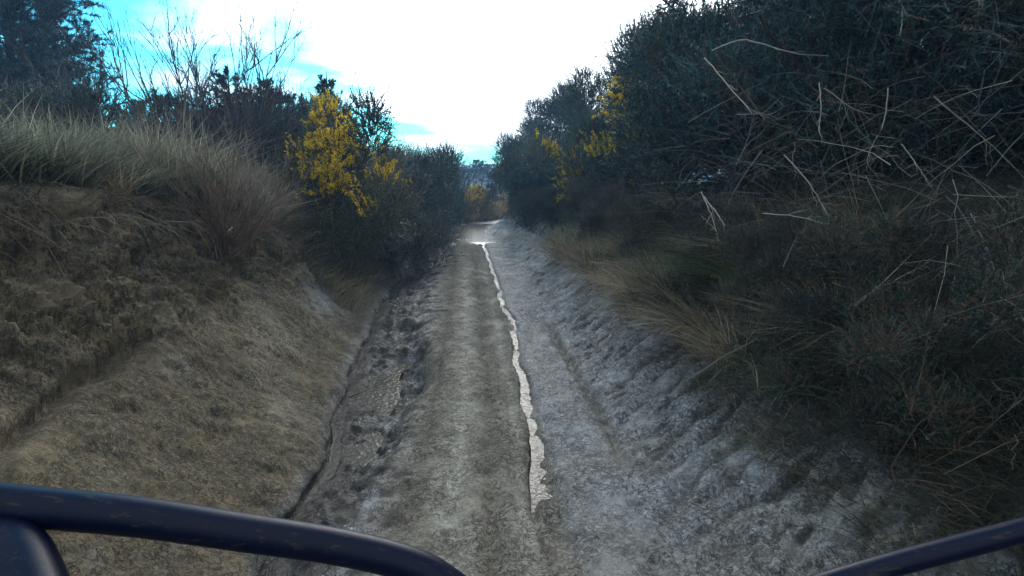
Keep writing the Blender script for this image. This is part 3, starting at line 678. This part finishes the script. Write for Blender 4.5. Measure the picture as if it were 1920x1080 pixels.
RB = [  # variant
 (6, 1.9, 2.35, .62, .4, 'low scrubby gorse clump lowest in the dark right corner'),
 (7, 2.9, 2.2, .60, 2.1, 'low half dead gorse clump above the clay, nearest but one to the camera'),
 (6, 3.9, 2.15, .58, 3.9, 'low dark gorse clump just right of the green tussock'),
 (7, 5.1, 2.15, .58, 5.0, 'low brownish gorse clump behind the green tussock'),
 (6, 6.6, 2.05, .6, 1.2, 'small dark gorse clump over the clay slope halfway along'),
 (7, 8.4, 2.05, .65, 4.3, 'small brownish gorse clump below the flowering hedge'),
 (6, 10.4, 2.15, .62, 2.0, 'low dark gorse clump at the clay edge under the first yellow flowers'),
 (7, 12.3, 1.95, .62, 3.0, 'low gorse clump at the clay edge under the second flowering bush'),
 (6, 14.3, 1.65, .66, .2, 'low dark gorse clump pushing in towards the track beyond the flowers'),
 (7, 16.4, 1.75, .70, 5.6, 'low gorse clump narrowing the track just before the puddle'),
 (6, 1.4, 2.05, .50, 1.0, 'smallest scrubby gorse clump at the bottom of the right corner'),
 (7, 2.3, 1.95, .46, 2.6, 'small dark gorse clump just above the right end of the handlebar'),
 (6, 3.2, 1.90, .42, 4.6, 'small dark gorse clump spilling onto the near clay slope'),
 (2, 5.0, 8.0, 1.4, .8, 'gorse bush far back in the right hedge behind the tallest ones'),
 (3, 9.0, 7.6, 1.2, 2.8, 'gorse bush far back in the right hedge behind the first yellow flowers'),
 (0, 12.5, 7.2, 1.2, 5.1, 'gorse bush far back in the right hedge behind the second yellow flowers'),
 (4, -1.6, 4.9, 1.3, .3, 'unseen gorse bush behind the camera, added to block light on the right'),  # out of view, put in to keep light off the right side
 (5, 1.3, 4.9, 1.35, 1.9, 'dark gorse bush nearest the camera, filling the right edge of the photo'),
 (4, 3.6, 4.15, 1.30, 4.0, 'tall dark gorse bush behind the dry stalks, second from the camera'),
 (3, 5.4, 3.85, 1.22, 5.2, 'tall blue green gorse bush reaching the top of the photo, third from the camera'),
 (0, 7.3, 3.75, 1.10, 2.4, 'broad dark gorse bush left of the tallest one in the right hedge'),
 (2, 15.2, 2.95, .95, .9, 'blue green gorse bush beyond the flowering one in the right hedge'),
 (3, 17.8, 2.75, .98, 3.1, 'gorse bush leaning over the track near its bend'),
 (1, 20.4, 2.2, 1.0, 2.2, 'last gorse bush of the right hedge, at the bend of the track'),
 (3, 2.6, 6.2, 1.55, .5, 'tall gorse bush in the back row nearest the camera'),
 (1, 6.0, 5.9, 1.5, 3.3, 'tall gorse bush in the back row behind the tallest front bush'),
 (2, 9.8, 5.4, 1.3, 1.2, 'gorse bush in the back row behind the flowering bush'),
 (0, 13.5, 4.8, 1.2, 4.4, 'gorse bush in the back row halfway to the bend'),
 (1, 18.5, 5.2, 1.0, 5.5, 'gorse bush in the back row near the bend of the track'),
 (0, 25.0, 1.5, .9, 1.5, 'hazy gorse bush past the bend, right of the sky gap'),
]
for v, Y, t, s, rz, lb in RB: rbush(GV[v], Y, t, s, rz, lb)
# two flowering ones
f1 = world_fl(9.4, 3.2, 1.0, 0, [(1165, 160, -.6, .22, .8), (1150, 200, -.7, .28, .7), (1195, 225, -.8, .30, .35), (1130, 225, -.6, .18, .7), (1230, 330, -.9, .2, .3), (1120, 180, 0, .3, .5), (1140, 260, 0, .35, .4), (1200, 150, 0, .3, .25)], 3)
rbush(gorse(120, h=3.0, w=1.7, shoots=7000, nd=18, nw=.012, green=(.042, .082, .064), fl=f1), 9.4, 3.2, 1.0, 0, 'gorse bush with yellow flowers high on its left side, in the right hedge', gp='flowering gorse bushes in the right hedge')
f2 = world_fl(12.0, 2.85, .92, 0, [(1085, 310, -.9, .32, .95), (1050, 382, -1.0, .26, .95), (1035, 280, -.6, .20, .8), (1100, 270, -.8, .3, .35), (1075, 340, -1, .35, .4), (1145, 428, -1.1, .12, .8), (1060, 330, 0, .4, .35), (1105, 330, 0, .3, .5), (1020, 250, 0, .3, .3), (1120, 300, 0, .35, .3)], 3)
rbush(gorse(121, h=3.0, w=1.7, shoots=7000, nd=18, nw=.012, fl=f2), 12.0, 2.85, .92, 0, 'gorse bush with yellow flower patches down its front, beyond the first flowering one', gp='flowering gorse bushes in the right hedge')

# ------------------------------------------------------------------ gorse and shrubs on the left
def lbush(seed, px, Y, topy, w, label, fl=(), gp='gorse bushes on the left side', **k):
    k['shoots'] = int(k.get('shoots', 2600) * 1.5); k.setdefault('nw', .013)
    p = at(px, topy, Y); g = ground(p[0], Y) - .05; h = p[2] - g
    loc = [((at(a, b, Y + dY) - np.array([p[0], Y, g]))) for (a, b, dY, r, dn) in fl]
    f = [(q[0], q[1], q[2], fl[i][3], fl[i][4]) for i, q in enumerate(loc)]
    v = gorse(seed, h=h * 1.02, w=w, fl=f, **k)
    r = empty('gorse_bush', (p[0], Y, g)); tag(r, label, 'gorse bush', gp)
    for nm, me in gparts(v):
        if me is not None: link(nm, me, r)
    return r
lbush(201, 605, 8.6, 160, 1.45, 'round gorse bush thick with yellow flowers, left of the track', gp='flowering gorse bushes on the left side', shoots=3600, nd=22, green=(.085, .095, .045), sl_=.2,
      fl=[(610, 215, -.5, .38, .42), (570, 262, -.6, .30, .45), (640, 260, -.5, .34, .35), (625, 330, -.6, .24, 1.), (650, 300, -.6, .2, .8), (560, 300, -.6, .16, .6), (595, 190, -.3, .3, .6), (685, 375, -.4, .14, .9), (590, 230, 0, .6, .12), (630, 290, 0, .6, .15), (540, 270, 0, .35, .14), (655, 345, 0, .25, .3), (600, 360, 0, .2, .3)])
lbush(202, 715, 10.2, 245, 1.15, 'gorse bush with pale tips and scattered yellow flowers, right of the brightest one', gp='flowering gorse bushes on the left side', shoots=3000, nd=20, green=(.11, .12, .085),
      fl=[(720, 300, -.5, .35, .4), (745, 320, -.4, .3, .3), (680, 385, -.7, .2, .7), (700, 285, -.5, .2, .5)])
lbush(203, 765, 13.0, 262, 1.3, 'dark gorse bush between the pale tipped gorse and the broom', shoots=2200, nd=20)
lbush(204, 500, 10.5, 178, 1.7, 'wide dark gorse thicket left of the brightest flowering bush', shoots=3200, nd=20, green=(.028, .050, .046))
lbush(205, 360, 11.5, 205, 1.9, 'low dark gorse thicket under the bare shrub', shoots=3000, nd=18, green=(.028, .050, .046))
lbush(206, 60, 8.0, 190, 1.4, 'dark gorse bush under the big pine at the left edge', shoots=2800, nd=20, green=(.028, .050, .042))
lbush(207, 545, 13.5, 165, 1.4, 'dark gorse bush rising behind the brightest flowering bush', shoots=2200, nd=18, green=(.028, .050, .046))
lbush(208, 890, 23.5, 352, .9, 'small bush with orange yellow flowers at the end of the track', shoots=1300, nd=16, green=(.16, .13, .05), gp='flowering gorse bushes on the left side', fl=[(888, 362, -.3, .45, .8)])
lbush(209, 440, 7.6, 330, .75, 'brown half dead gorse clump on the crumbling nose of the bank', shoots=1400, nd=16, green=(.07, .06, .045), brown=.6)

def broom(seed, h=2.2, w=1.2, n=2600, col=(.035, .06, .045)):
    rng = np.random.default_rng(seed); acc = Acc()
    b = rng.normal(size=(n, 3)) * np.array([w * .30, w * .30, 0]); b[:, 2] = rng.uniform(.0, .62, n) * h
    dv = unit(np.stack([b[:, 0] * .35 + rng.normal(size=n) * .16, b[:, 1] * .35 + rng.normal(size=n) * .16, np.ones(n)], 1))
    L = h * rng.uniform(.22, .45, n); k = 4; s = np.linspace(0, 1, k)[None, :, None]
    PP = b[:, None] + dv[:, None] * L[:, None, None] * s + rng.normal(size=(n, k, 3)) * .012
    g = np.array(col)[None] * rng.uniform(.6, 1.5, (n, 1)); tubes(acc, PP, np.linspace(1, .3, k)[None] * .005 * np.ones((n, 1)), g, 3)
    m = 10; f = rng.random((n, m)); base = b[:, None] + dv[:, None] * (L[:, None] * f)[..., None]
    nd_ = unit(dv[:, None] + rng.normal(size=(n, m, 3)) * .35)
    needles(acc, base.reshape(-1, 3), nd_.reshape(-1, 3), rng.uniform(.06, .14, n * m), .006, np.repeat(g, m, 0), rng)
    return acc.mesh('broom_shoots', M_GORSE), stems_mesh(rng, rng.normal(size=(10, 3)) * np.array([w * .3, w * .3, .1]) + np.array([0, 0, h * .5])).mesh('broom_stems', M_WOOD, True)
def topped(px, Y, topy):
    p = at(px, topy, Y); g = ground(p[0], Y) - .05; return p[0], g, p[2] - g
for i, (px, Y, ty, w, lb) in enumerate([(788, 16.5, 278, 1.5, 'dense upright broom bush on the left where the track bends'), (822, 19.5, 292, 1.15, 'smaller broom bush right of the dense one, beside the sky gap'), (760, 18.5, 272, 1.6, 'broom bush behind the dark gorse, with bare tips against the sky')]):
    x, g, h = topped(px, Y, ty); a, b = broom(300 + i, h, w, 2600)
    r = empty('broom_bush', (x, Y, g)); tag(r, lb, 'broom bush', 'broom bushes by the bend'); link('foliage', a, r); link('stems', b, r)

# conifers
def ctree(px, Y, topy, w, lb, gp, name='conifer_sapling', cat='conifer sapling', **k):
    k.setdefault('shape', 1.0); w = w * (2.5 if name == 'conifer_sapling' else 1)
    x, g, h = topped(px, Y, topy); a, b = conifer(int(abs(px) * 7 + Y), h=h, w=w, **k)
    r = empty(name, (x, Y, g)); tag(r, lb, cat, gp); link('crown', a, r); link('trunk', b, r); return r
ctree(-25, 12.5, -190, 1.9, 'big dark pine tree cut by the left edge of the photo', None, 'pine_tree', 'pine tree', nbr=190, sub=15, tuft=9, ndl=12, nl=.13, nw=.013, up=.8, base=.12, shape=.5)
SG = 'conifer saplings along the left skyline'
ctree(128, 11.5, 105, .42, 'slim conifer sapling just right of the big pine', SG, nbr=80, sub=5, tuft=5, ndl=9, nl=.07, nw=.010, up=1.4)
ctree(302, 10.5, 172, .50, 'dark conifer sapling left of the tall bare shrub', SG, nbr=80, sub=5, tuft=5, ndl=9, nl=.07, nw=.010, up=1.0)
ctree(426, 10.0, 118, .42, 'tallest slim conifer sapling, in front of the bare shrub', SG, nbr=80, sub=5, tuft=6, ndl=10, nl=.065, nw=.010, up=1.2)
ctree(492, 11.0, 130, .36, 'thin pointed conifer sapling right of the tallest one', SG, nbr=80, sub=5, tuft=5, ndl=10, nl=.065, nw=.010, up=1.1)
ctree(612, 10.6, 132, .40, 'conifer sapling poking out above the brightest flowering bush', SG, nbr=80, sub=5, tuft=5, ndl=10, nl=.065, nw=.010, up=1.1)
for q_, (px_, ty_, Y_, lb_) in enumerate([(258, 190, 12.0, 'small dark conifer sapling between the bare shrubs and the pine'), (345, 185, 11.0, 'dark conifer sapling at the foot of the largest bare shrub'), (462, 165, 11.6, 'short conifer sapling between the tallest and the thin pointed one'),
    (535, 172, 11.2, 'conifer sapling in the thicket left of the brightest flowers'), (575, 178, 12.2, 'small conifer sapling just left of the flowering bush crown')]):
    ctree(px_, Y_, ty_, .5, lb_, SG, nbr=80, sub=5, tuft=5, ndl=9, nl=.07, nw=.010, up=1.1)
FG = 'far conifers in the sky gap'
ctree(893, 38, 300, .9, 'tallest small conifer in the gap at the end of the track', FG, nbr=40, sub=6, tuft=5, ndl=9, nl=.16, nw=.014)
ctree(915, 42, 310, .9, 'small conifer at the right side of the sky gap', FG, nbr=36, sub=6, tuft=5, ndl=9, nl=.16, nw=.014)
ctree(870, 44, 318, 1.0, 'small conifer at the left side of the sky gap', FG, nbr=36, sub=6, tuft=5, ndl=9, nl=.16, nw=.014)

# leafless shrubs on the left skyline
BG = 'leafless shrubs on the left skyline'
def bare(seed, px, Y, topy, lb, gp=BG, z=None, **k):
    x, g, h = topped(px, Y, topy)
    a, b = twiggy(seed, h=h * .98, **k); r = empty('bare_shrub', (x, Y, g)); tag(r, lb, 'bare shrub', gp); link('twigs', a, r)
    if b: link('buds', b, r)
    return r
bare(401, 192, 9.5, 45, 'tall thin leafless shrub standing alone against blue sky', n0=3, spread=.10, kids=4, lev=3, start=.4)
bare(402, 235, 9.0, 120, 'leafless shrub with crooked stems between the lone one and the saplings', n0=5, spread=.28, kids=4, lev=3)
bare(403, 375, 9.0, 20, 'largest leafless shrub, many stems fanning up to the top of the photo', n0=16, spread=.24, kids=4, lev=4, bud=0, start=.35, r0=.018)
bare(404, 440, 8.6, 60, 'leafless shrub leaning right with long whippy stems', n0=5, spread=.12, lean=(.38, 0), kids=4, lev=3)
bare(405, 330, 9.6, 85, 'bushy leafless shrub left of the largest one', n0=12, spread=.24, kids=4, lev=4)
bare(406, 1110, 13.0, 75, 'bare crooked branch tips rising above the right hedge', n0=2, spread=.08, kids=4, lev=3, gp=None, bud=6, start=.72)
# fan of dry sticks on the bank edge
x, Y = at(405, 375, 5.0)[0], 5.0
a, b = twiggy(410, h=1.15, spread=.60, n0=46, kids=3, lev=3, r0=.008, col=(.24, .18, .14), lean=(.70, -.5), start=.2)
r = empty('dry_shrub', (x, Y, ground(x, Y) - .02)); tag(r, 'brown dry shrub of thin sticks fanning out over the bank edge', 'dry shrub'); link('twigs', a, r)

# ------------------------------------------------------------------ dry stalks and tussocks on the right
def stalk(name, pts, r0, label, gp, col, ntw=5, seed=0, cat='dry stalk'):
    rng = np.random.default_rng(seed); P3 = np.array([at(*p) for p in pts]); base = P3[0]
    n = 14; s = np.linspace(0, len(P3) - 1, n); PP = np.stack([np.interp(s, np.arange(len(P3)), P3[:, i]) for i in range(3)], 1)
    for it in range(2): PP[1:-1] = (PP[:-2] + 2 * PP[1:-1] + PP[2:]) / 4
    PP[1:-1] += rng.normal(size=(n - 2, 3)) * .002
    acc = Acc(); c = np.array(col) * rng.uniform(.8, 1.2)
    tubes(acc, (PP - base)[None], np.linspace(1, .35, n)[None] * r0, c, 5)
    if ntw:
        q = rng.integers(3, n - 1, ntw); B = PP[q] - base; sg = unit(PP[q] - PP[q - 1]); dv = unit(sg + rng.normal(size=(ntw, 3)) * .7); L = rng.uniform(.05, .20, ntw)
        k = 4; T = B[:, None] + dv[:, None] * L[:, None, None] * np.linspace(0, 1, k)[None, :, None] + rng.normal(size=(ntw, k, 3)) * .005
        T[:, 0] = B; tubes(acc, T, np.linspace(.5, .2, k)[None] * r0 * np.ones((ntw, 1)), c, 3)
    o = link(name, acc.mesh(name, M_STRAW, True)); o.location = base; tag(o, label, cat, gp)
PALE = (.42, .36, .29); MID = (.26, .215, .17)
STK = [
 ([(1560, 640, 3.1), (1640, 605, 2.9), (1790, 598, 2.8), (1930, 602, 2.7)], .004, PALE, 'long pale stalk lying level across the dark lower right'),
 ([(1735, 500, 2.9), (1820, 530, 2.8), (1890, 565, 2.7), (1960, 610, 2.6)], .005, PALE, 'pale stalk sloping down to the right edge above the level one'),
 ([(1600, 575, 3.0), (1650, 540, 2.95), (1745, 490, 2.85)], .004, PALE, 'short pale stalk rising to the right from the feathery seed head'),
 ([(1560, 530, 3.1), (1660, 560, 3.0), (1770, 610, 2.9)], .004, MID, 'stalk crossing under the feathery seed head'),
 ([(1740, 630, 2.8), (1830, 670, 2.7), (1930, 706, 2.6)], .006, PALE, 'thick pale stick running down to the right edge'),
 ([(1640, 575, 2.9), (1715, 650, 2.85)], .004, MID, 'short stalk leaning down right below the seed head'),
 ([(1430, 400, 3.6), (1510, 408, 3.4), (1590, 432, 3.2)], .004, PALE, 'arched pale stalk above the green tussock'),
 ([(1320, 108, 4.6), (1370, 165, 4.5), (1410, 212, 4.4)], .006, PALE, 'straight pale stick slanting high in the right hedge'),
 ([(1335, 95, 4.6), (1390, 70, 4.5), (1440, 85, 4.4), (1490, 102, 4.3), (1555, 105, 4.2)], .006, PALE, 'curved grey branch near the top of the right hedge'),
 ([(1750, 180, 3.2), (1820, 240, 3.1), (1880, 290, 3.0), (1935, 350, 2.9)], .005, MID, 'long stick slanting down at the upper right edge'),
 ([(1665, 165, 3.8), (1660, 230, 3.7), (1620, 300, 3.6), (1645, 330, 3.6)], .005, MID, 'bent branch hanging in the middle of the right hedge'),
 ([(1536, 155, 4.0), (1540, 200, 3.95), (1536, 250, 3.9)], .005, PALE, 'upright pale stick in the middle of the right hedge'),
 ([(1545, 165, 4.0), (1600, 205, 3.9), (1640, 215, 3.8)], .004, MID, 'thin reddish stick beside the upright pale one'),
 ([(1470, 290, 3.7), (1520, 345, 3.6), (1550, 400, 3.5)], .005, MID, 'stick slanting down behind the arched pale stalk'),
 ([(1315, 360, 4.2), (1335, 405, 4.1), (1350, 460, 4.0)], .004, PALE, 'bowed pale stalk at the left side of the tangle'),
 ([(1320, 368, 4.2), (1345, 400, 4.1), (1360, 425, 4.0)], .005, PALE, 'short thick pale stalk beside the bowed one'),
 ([(1320, 815, 3.3), (1380, 795, 3.2), (1460, 785, 3.1), (1520, 745, 3.0), (1550, 720, 3.0)], .004, PALE, 'pale stalk arching up from the foot of the dark lower right'),
 ([(1376, 740, 3.3), (1380, 765, 3.25), (1379, 790, 3.2)], .003, PALE, 'tiny upright pale twig at the edge of the clay slope'),
 ([(1290, 712, 3.6), (1370, 660, 3.4), (1465, 615, 3.2)], .004, MID, 'long thin stalk rising right from the top of the clay slope'),
 ([(1755, 890, 2.2), (1810, 845, 2.15), (1870, 785, 2.1), (1930, 740, 2.0)], .004, MID, 'stalk rising to the right edge in the black lower corner'),
 ([(1680, 430, 3.0), (1760, 415, 2.95), (1870, 402, 2.9)], .004, MID, 'level thin stalk under the right edge tangle'),
 ([(1650, 415, 3.1), (1720, 425, 3.0), (1760, 400, 3.0)], .004, MID, 'curved stalk crossing the level thin stalk'),
 ([(1455, 770, 3.1), (1480, 730, 3.05), (1500, 700, 3.0)], .004, PALE, 'short stalk pointing up right in the lower tangle'),
 ([(1560, 730, 2.9), (1600, 755, 2.85)], .004, MID, 'short stalk pointing down right in the lower tangle'),
 ([(1380, 215, 4.3), (1450, 213, 4.2)], .004, MID, 'short level twig at the end of the slanting pale stick'),
 ([(1290, 230, 4.6), (1350, 195, 4.5), (1430, 155, 4.4)], .003, MID, 'thin stalk crossing the slanting pale stick'),
 ([(1470, 500, 3.4), (1490, 450, 3.35), (1520, 420, 3.3)], .004, MID, 'thin stalk leaning right above the green tussock'),
 ([(1690, 270, 3.3), (1720, 310, 3.2), (1745, 350, 3.1)], .004, MID, 'short slanting stalk left of the long upper right stick'),
 ([(1820, 400, 2.9), (1845, 450, 2.85), (1870, 520, 2.8), (1905, 545, 2.7)], .004, MID, 'drooping stalk near the right edge'),
 ([(1380, 310, 3.9), (1400, 270, 3.85), (1415, 210, 3.8)], .003, MID, 'upright thin stalk left of the middle of the hedge'),
]
for i, (p, r0, c, lb) in enumerate(STK): stalk('dry_stalk', p, r0, lb, 'dry stalks sticking out of the right hedge', c, 5, 500 + i)
# many unnamed fine stalks as one tangle
def tangle(seed, n, y0, y1, s0, s1, lmin, lmax, zmax, label, cols_, updown=.3, toward=-.5, pw=1.):
    rng = np.random.default_rng(seed); P0 = surf(y0 + (y1 - y0) * rng.random(n) ** pw, rng.uniform(s0, s1, n)).copy(); P0[:, 2] += rng.uniform(0, zmax, n)
    dv = unit(np.stack([rng.normal(size=n) + toward, rng.normal(size=n) * .8, rng.normal(size=n) * .8 + updown], 1)); L = rng.uniform(lmin, lmax, n)
    k = 6; s = np.linspace(0, 1, k)[None, :, None]; sag = np.array([0, 0, -1.]) * (L * rng.uniform(0, .5, n))[:, None, None] * s ** 2
    acc = Acc(); tubes(acc, P0[:, None] + dv[:, None] * L[:, None, None] * s + sag + rng.normal(size=(n, k, 3)) * .006, np.linspace(1, .3, k)[None] * rng.uniform(.0012, .0030, (n, 1)), pick(rng, cols_, n), 3)
    o = link('dry_twigs', acc.mesh('dry_twigs', M_STRAW)); tag(o, label, 'twigs', kind='stuff')
tangle(601, 1500, 1.2, 8.5, 20.6, 22.6, .25, .9, 1.3, 'tangle of thin dry stalks through the right hedge', [(.22, .18, .14), (.13, .10, .08), (.32, .27, .21), (.09, .07, .055)], pw=1.3)
tangle(602, 2600, 1.2, 9.0, 20.3, 21.8, .10, .35, .30, 'litter of short dry twigs at the foot of the right hedge', [(.13, .10, .07), (.08, .065, .05), (.20, .16, .11)], toward=-1.)
tangle(603, 260, 2.0, 7.5, 4.2, 5.0, .15, .5, .05, 'thin roots and dead stems hanging from the left bank lip', [(.12, .09, .07), (.20, .16, .12)], updown=-.5, toward=.9)

def tussock(seed, n=700, h=.5, cols_=GREENS, wd=.004, lean=(.2, 1.5)):
    rng = np.random.default_rng(seed); acc = Acc(); P0 = rng.normal(size=(n, 3)) * np.array([.07, .07, 0])
    blades(acc, P0, rng.uniform(0, 6.3, n), rng.uniform(lean[0], lean[1], n), h * rng.uniform(.5, 1.2, n), wd * rng.uniform(.6, 1.3, n), pick(rng, cols_, n), rng)
    return acc.mesh('tussock', M_GRASS)
TS = [tussock(700, 900, .52), tussock(701, 900, .48, STRAW + [(.09, .07, .05)]), tussock(702, 700, .42, [(.06, .09, .06), (.08, .10, .07)])]
TL = [(0, 1450, 560, 4.2, 1.25, 'bright green grass tussock in the middle of the right slope'), (1, 1270, 500, 5.2, 1.3, 'straw tussock drooping over the clay left of the green one'),
      (2, 1330, 470, 5.6, 1.2, 'blue green tussock behind the straw one'), (1, 1200, 560, 5.6, 1.1, 'brown tussock at the top edge of the clay slope'), (1, 1120, 470, 7.6, 1.4, 'pale straw tussock farther along the right slope'),
      (1, 1390, 660, 3.7, 1.1, 'brown tussock below the green one'), (2, 1500, 690, 3.1, 1.0, 'dull green tussock low in the dark corner'), (1, 1600, 560, 3.2, 1.0, 'large brown tussock under the pale level stalk'),
      (2, 1750, 700, 2.6, 1.2, 'dark green tussock near the right edge'), (1, 1060, 455, 9.5, 1.4, 'straw tussock under the flower patches'), (0, 610, 500, 8.0, .55, 'small green tussock on the left slope past the bare bank'),
      (1, 500, 415, 6.9, .9, 'straw tussock on the nose of the left bank'), (0, 740, 445, 12.0, .8, 'green tussock on the left slope halfway to the bend')]
for i, (v, px, py, Y, s, lb) in enumerate(TL):
    p = at(px, py, Y); t_ = p[0] - float(xc(Y)); z = ground(p[0], Y)
    o = link('grass_tussock', TS[v]); o.location = (p[0], Y, z - .02); o.scale = (s,) * 3; o.rotation_euler = (0, 0, i * 1.3); tag(o, lb, 'grass tussock', 'grass tussocks beside the track')
# feathery seed head
rng = np.random.default_rng(77); a = Acc(); A0 = at(1603, 572, 2.95); A1 = at(1650, 535, 2.9); n = 420; f = rng.random(n)
ax = unit(A1 - A0); B = (A1 - A0)[None] * f[:, None]
needles(a, B, unit(-ax[None] * .9 + rng.normal(size=(n, 3)) * .45), .022 * (1.1 - .5 * np.abs(f - .5)), .0022, np.array([.55, .50, .42]), rng)
tubes(a, np.stack([np.zeros(3), (A1 - A0) * .5, (A1 - A0) * 1.0, (A1 - A0) * 3.2 + np.array([.0, .05, .02])])[None], np.array([[.0015, .002, .002, .002]]), np.array(PALE), 4)
o = link('seed_head', a.mesh('seed_head', M_STRAW)); o.location = A0; tag(o, 'feathery pale grass seed head on its stem in the right hedge', 'seed head')

# roots and sticks lying in the gutter
for i, (p, r0, lb) in enumerate([
 ([(618, 868, 3.05), (622, 845, 3.12), (628, 820, 3.2)], .006, 'pale bent root sticking up in the gutter'),
 ([(640, 830, 3.2), (650, 790, 3.35), (670, 765, 3.5)], .007, 'dark root lying along the gutter'),
 ([(655, 745, 3.7), (690, 728, 3.85), (735, 712, 4.0)], .007, 'dark stick bridging the gutter beside the hollow')]):
    P3 = np.array([at(*q) for q in p]); 
    for q in P3: q[2] = max(q[2], 0) if False else q[2]
    stalk('root', p, r0, lb, 'roots lying in the gutter', (.10, .075, .06) if i else (.34, .28, .24), 3, 800 + i, 'root')

# ------------------------------------------------------------------ haze
mz = bpy.data.materials.new('haze_air'); mz.use_nodes = True; tz = mz.node_tree; tz.nodes.clear()
oz = tz.nodes.new('ShaderNodeOutputMaterial'); vz = tz.nodes.new('ShaderNodeVolumePrincipled')
vz.inputs['Color'].default_value = (.36, .64, 1.0, 1); vz.inputs['Density'].default_value = HAZE; vz.inputs['Anisotropy'].default_value = .35
tz.links.new(vz.outputs[0], oz.inputs['Volume'])
hx, y0_, y1_, z0_, z1_ = 1250, -1250, 1250, -6, 14
Vh = [(a_ * hx, y, z) for z in (z0_, z1_) for y in (y0_, y1_) for a_ in (-1, 1)]
Fh = [(0, 2, 3, 1), (4, 5, 7, 6), (0, 1, 5, 4), (2, 6, 7, 3), (0, 4, 6, 2), (1, 3, 7, 5)]
tag(link('haze', mesh_np('haze', Vh, Fh, mz)), 'thin blue morning haze', 'haze', kind='stuff')

# ------------------------------------------------------------------ handlebar of the vehicle that carries the camera
mb, tb_, bb_ = simple('black_painted_tube', (.001, .004, .018), .45, 0.0, .16)
nb = tb_.nodes.new('ShaderNodeTexNoise'); nb.inputs['Scale'].default_value = 60; nb.inputs['Detail'].default_value = 5
rb = tb_.nodes.new('ShaderNodeMapRange'); rb.inputs[3].default_value = .30; rb.inputs[4].default_value = .55
nd2 = tb_.nodes.new('ShaderNodeTexNoise'); nd2.inputs['Scale'].default_value = 28; nd2.inputs['Detail'].default_value = 8; nd2.inputs['Roughness'].default_value = .75
rd = tb_.nodes.new('ShaderNodeMapRange'); rd.inputs[1].default_value = .57; rd.inputs[2].default_value = .63; tb_.links.new(nd2.outputs[0], rd.inputs[0])
md = tb_.nodes.new('ShaderNodeMix'); md.data_type = 'RGBA'; md.inputs[6].default_value = (.001, .004, .018, 1); md.inputs[7].default_value = (.030, .026, .024, 1)
tb_.links.new(rd.outputs[0], md.inputs[0]); tb_.links.new(md.outputs[2], bb_.inputs['Base Color']); tb_.links.new(nb.outputs[0], rb.inputs[0]); tb_.links.new(rb.outputs[0], bb_.inputs['Roughness'])
def atd(px, py, dist):
    u = (px - 960) / FPX; v = (540 - py) / FPX; p = R(PITCH)
    d_ = np.array([u, math.cos(p) + v * math.sin(p), -math.sin(p) + v * math.cos(p)]); return np.array([0, 0, CAM_Z]) + d_ * dist
def spline(P, n):
    P = np.array(P, float); o = []
    Pp = np.vstack([2 * P[0] - P[1], P, 2 * P[-1] - P[-2]]); m = len(P) - 1
    for i in range(n):
        s = i / (n - 1) * m; k = min(int(s), m - 1); t = s - k; p0, p1, p2, p3 = Pp[k:k + 4]
        o.append(.5 * (2 * p1 + (p2 - p0) * t + (2 * p0 - 5 * p1 + 4 * p2 - p3) * t * t + (3 * p1 - p0 - 3 * p2 + p3) * t ** 3))
    return np.array(o)
hb = [atd(*q) for q in [(-420, 905, .46), (-200, 915, .48), (0, 944, .50), (250, 968, .52), (450, 997, .54), (640, 1026, .56), (780, 1062, .57), (860, 1110, .57), (960, 1185, .57),
                        (1120, 1215, .58), (1320, 1195, .60), (1480, 1120, .62), (1640, 1068, .62), (1850, 1012, .62), (2050, 960, .62)]]
base = np.array([0.02, .46, .95]); r = empty('handlebar', tuple(base)); tag(r, 'glossy black handlebar tube curving across the bottom of the photo', 'handlebar')
hp = spline(hb, 110) - base
rad = np.interp(np.linspace(0, 1, 110), [0, .5, .62, .75, 1], [.0185, .0165, .0125, .0125, .0125])
a = Acc(); tubes(a, hp[None], rad[None], np.zeros(3), 28); link('tube', a.mesh('tube', mb, True), r)
a = Acc(); mid = spline(hb, 110)[62] - base
tubes(a, np.stack([mid, (mid + np.zeros(3)) / 2 + np.array([0, .03, 0]), np.array([0, .12, -.2])])[None], np.array([[.024, .026, .03]]), np.zeros(3), 20); link('stem', a.mesh('stem', mb, True), r)
a = Acc(); q0 = atd(0, 985, .50) - base; q1 = atd(40, 1060, .47) - base; q2 = atd(75, 1190, .43) - base
tubes(a, spline([q0 + np.array([-.01, .01, .01]), q0, q1, q2], 24)[None], np.interp(np.linspace(0, 1, 24), [0, .25, .6, 1], [.010, .017, .024, .028])[None], np.zeros(3), 24); link('lever_mount', a.mesh('lever_mount', mb, True), r)
a = Acc(); tubes(a, spline([q0 + np.array([.0, -.02, -.012]), q1 + np.array([-.02, -.028, .0]), q2 + np.array([-.03, -.03, 0])], 20)[None], np.full((1, 20), .006), np.zeros(3), 12); link('cable', a.mesh('cable', mb, True), r)
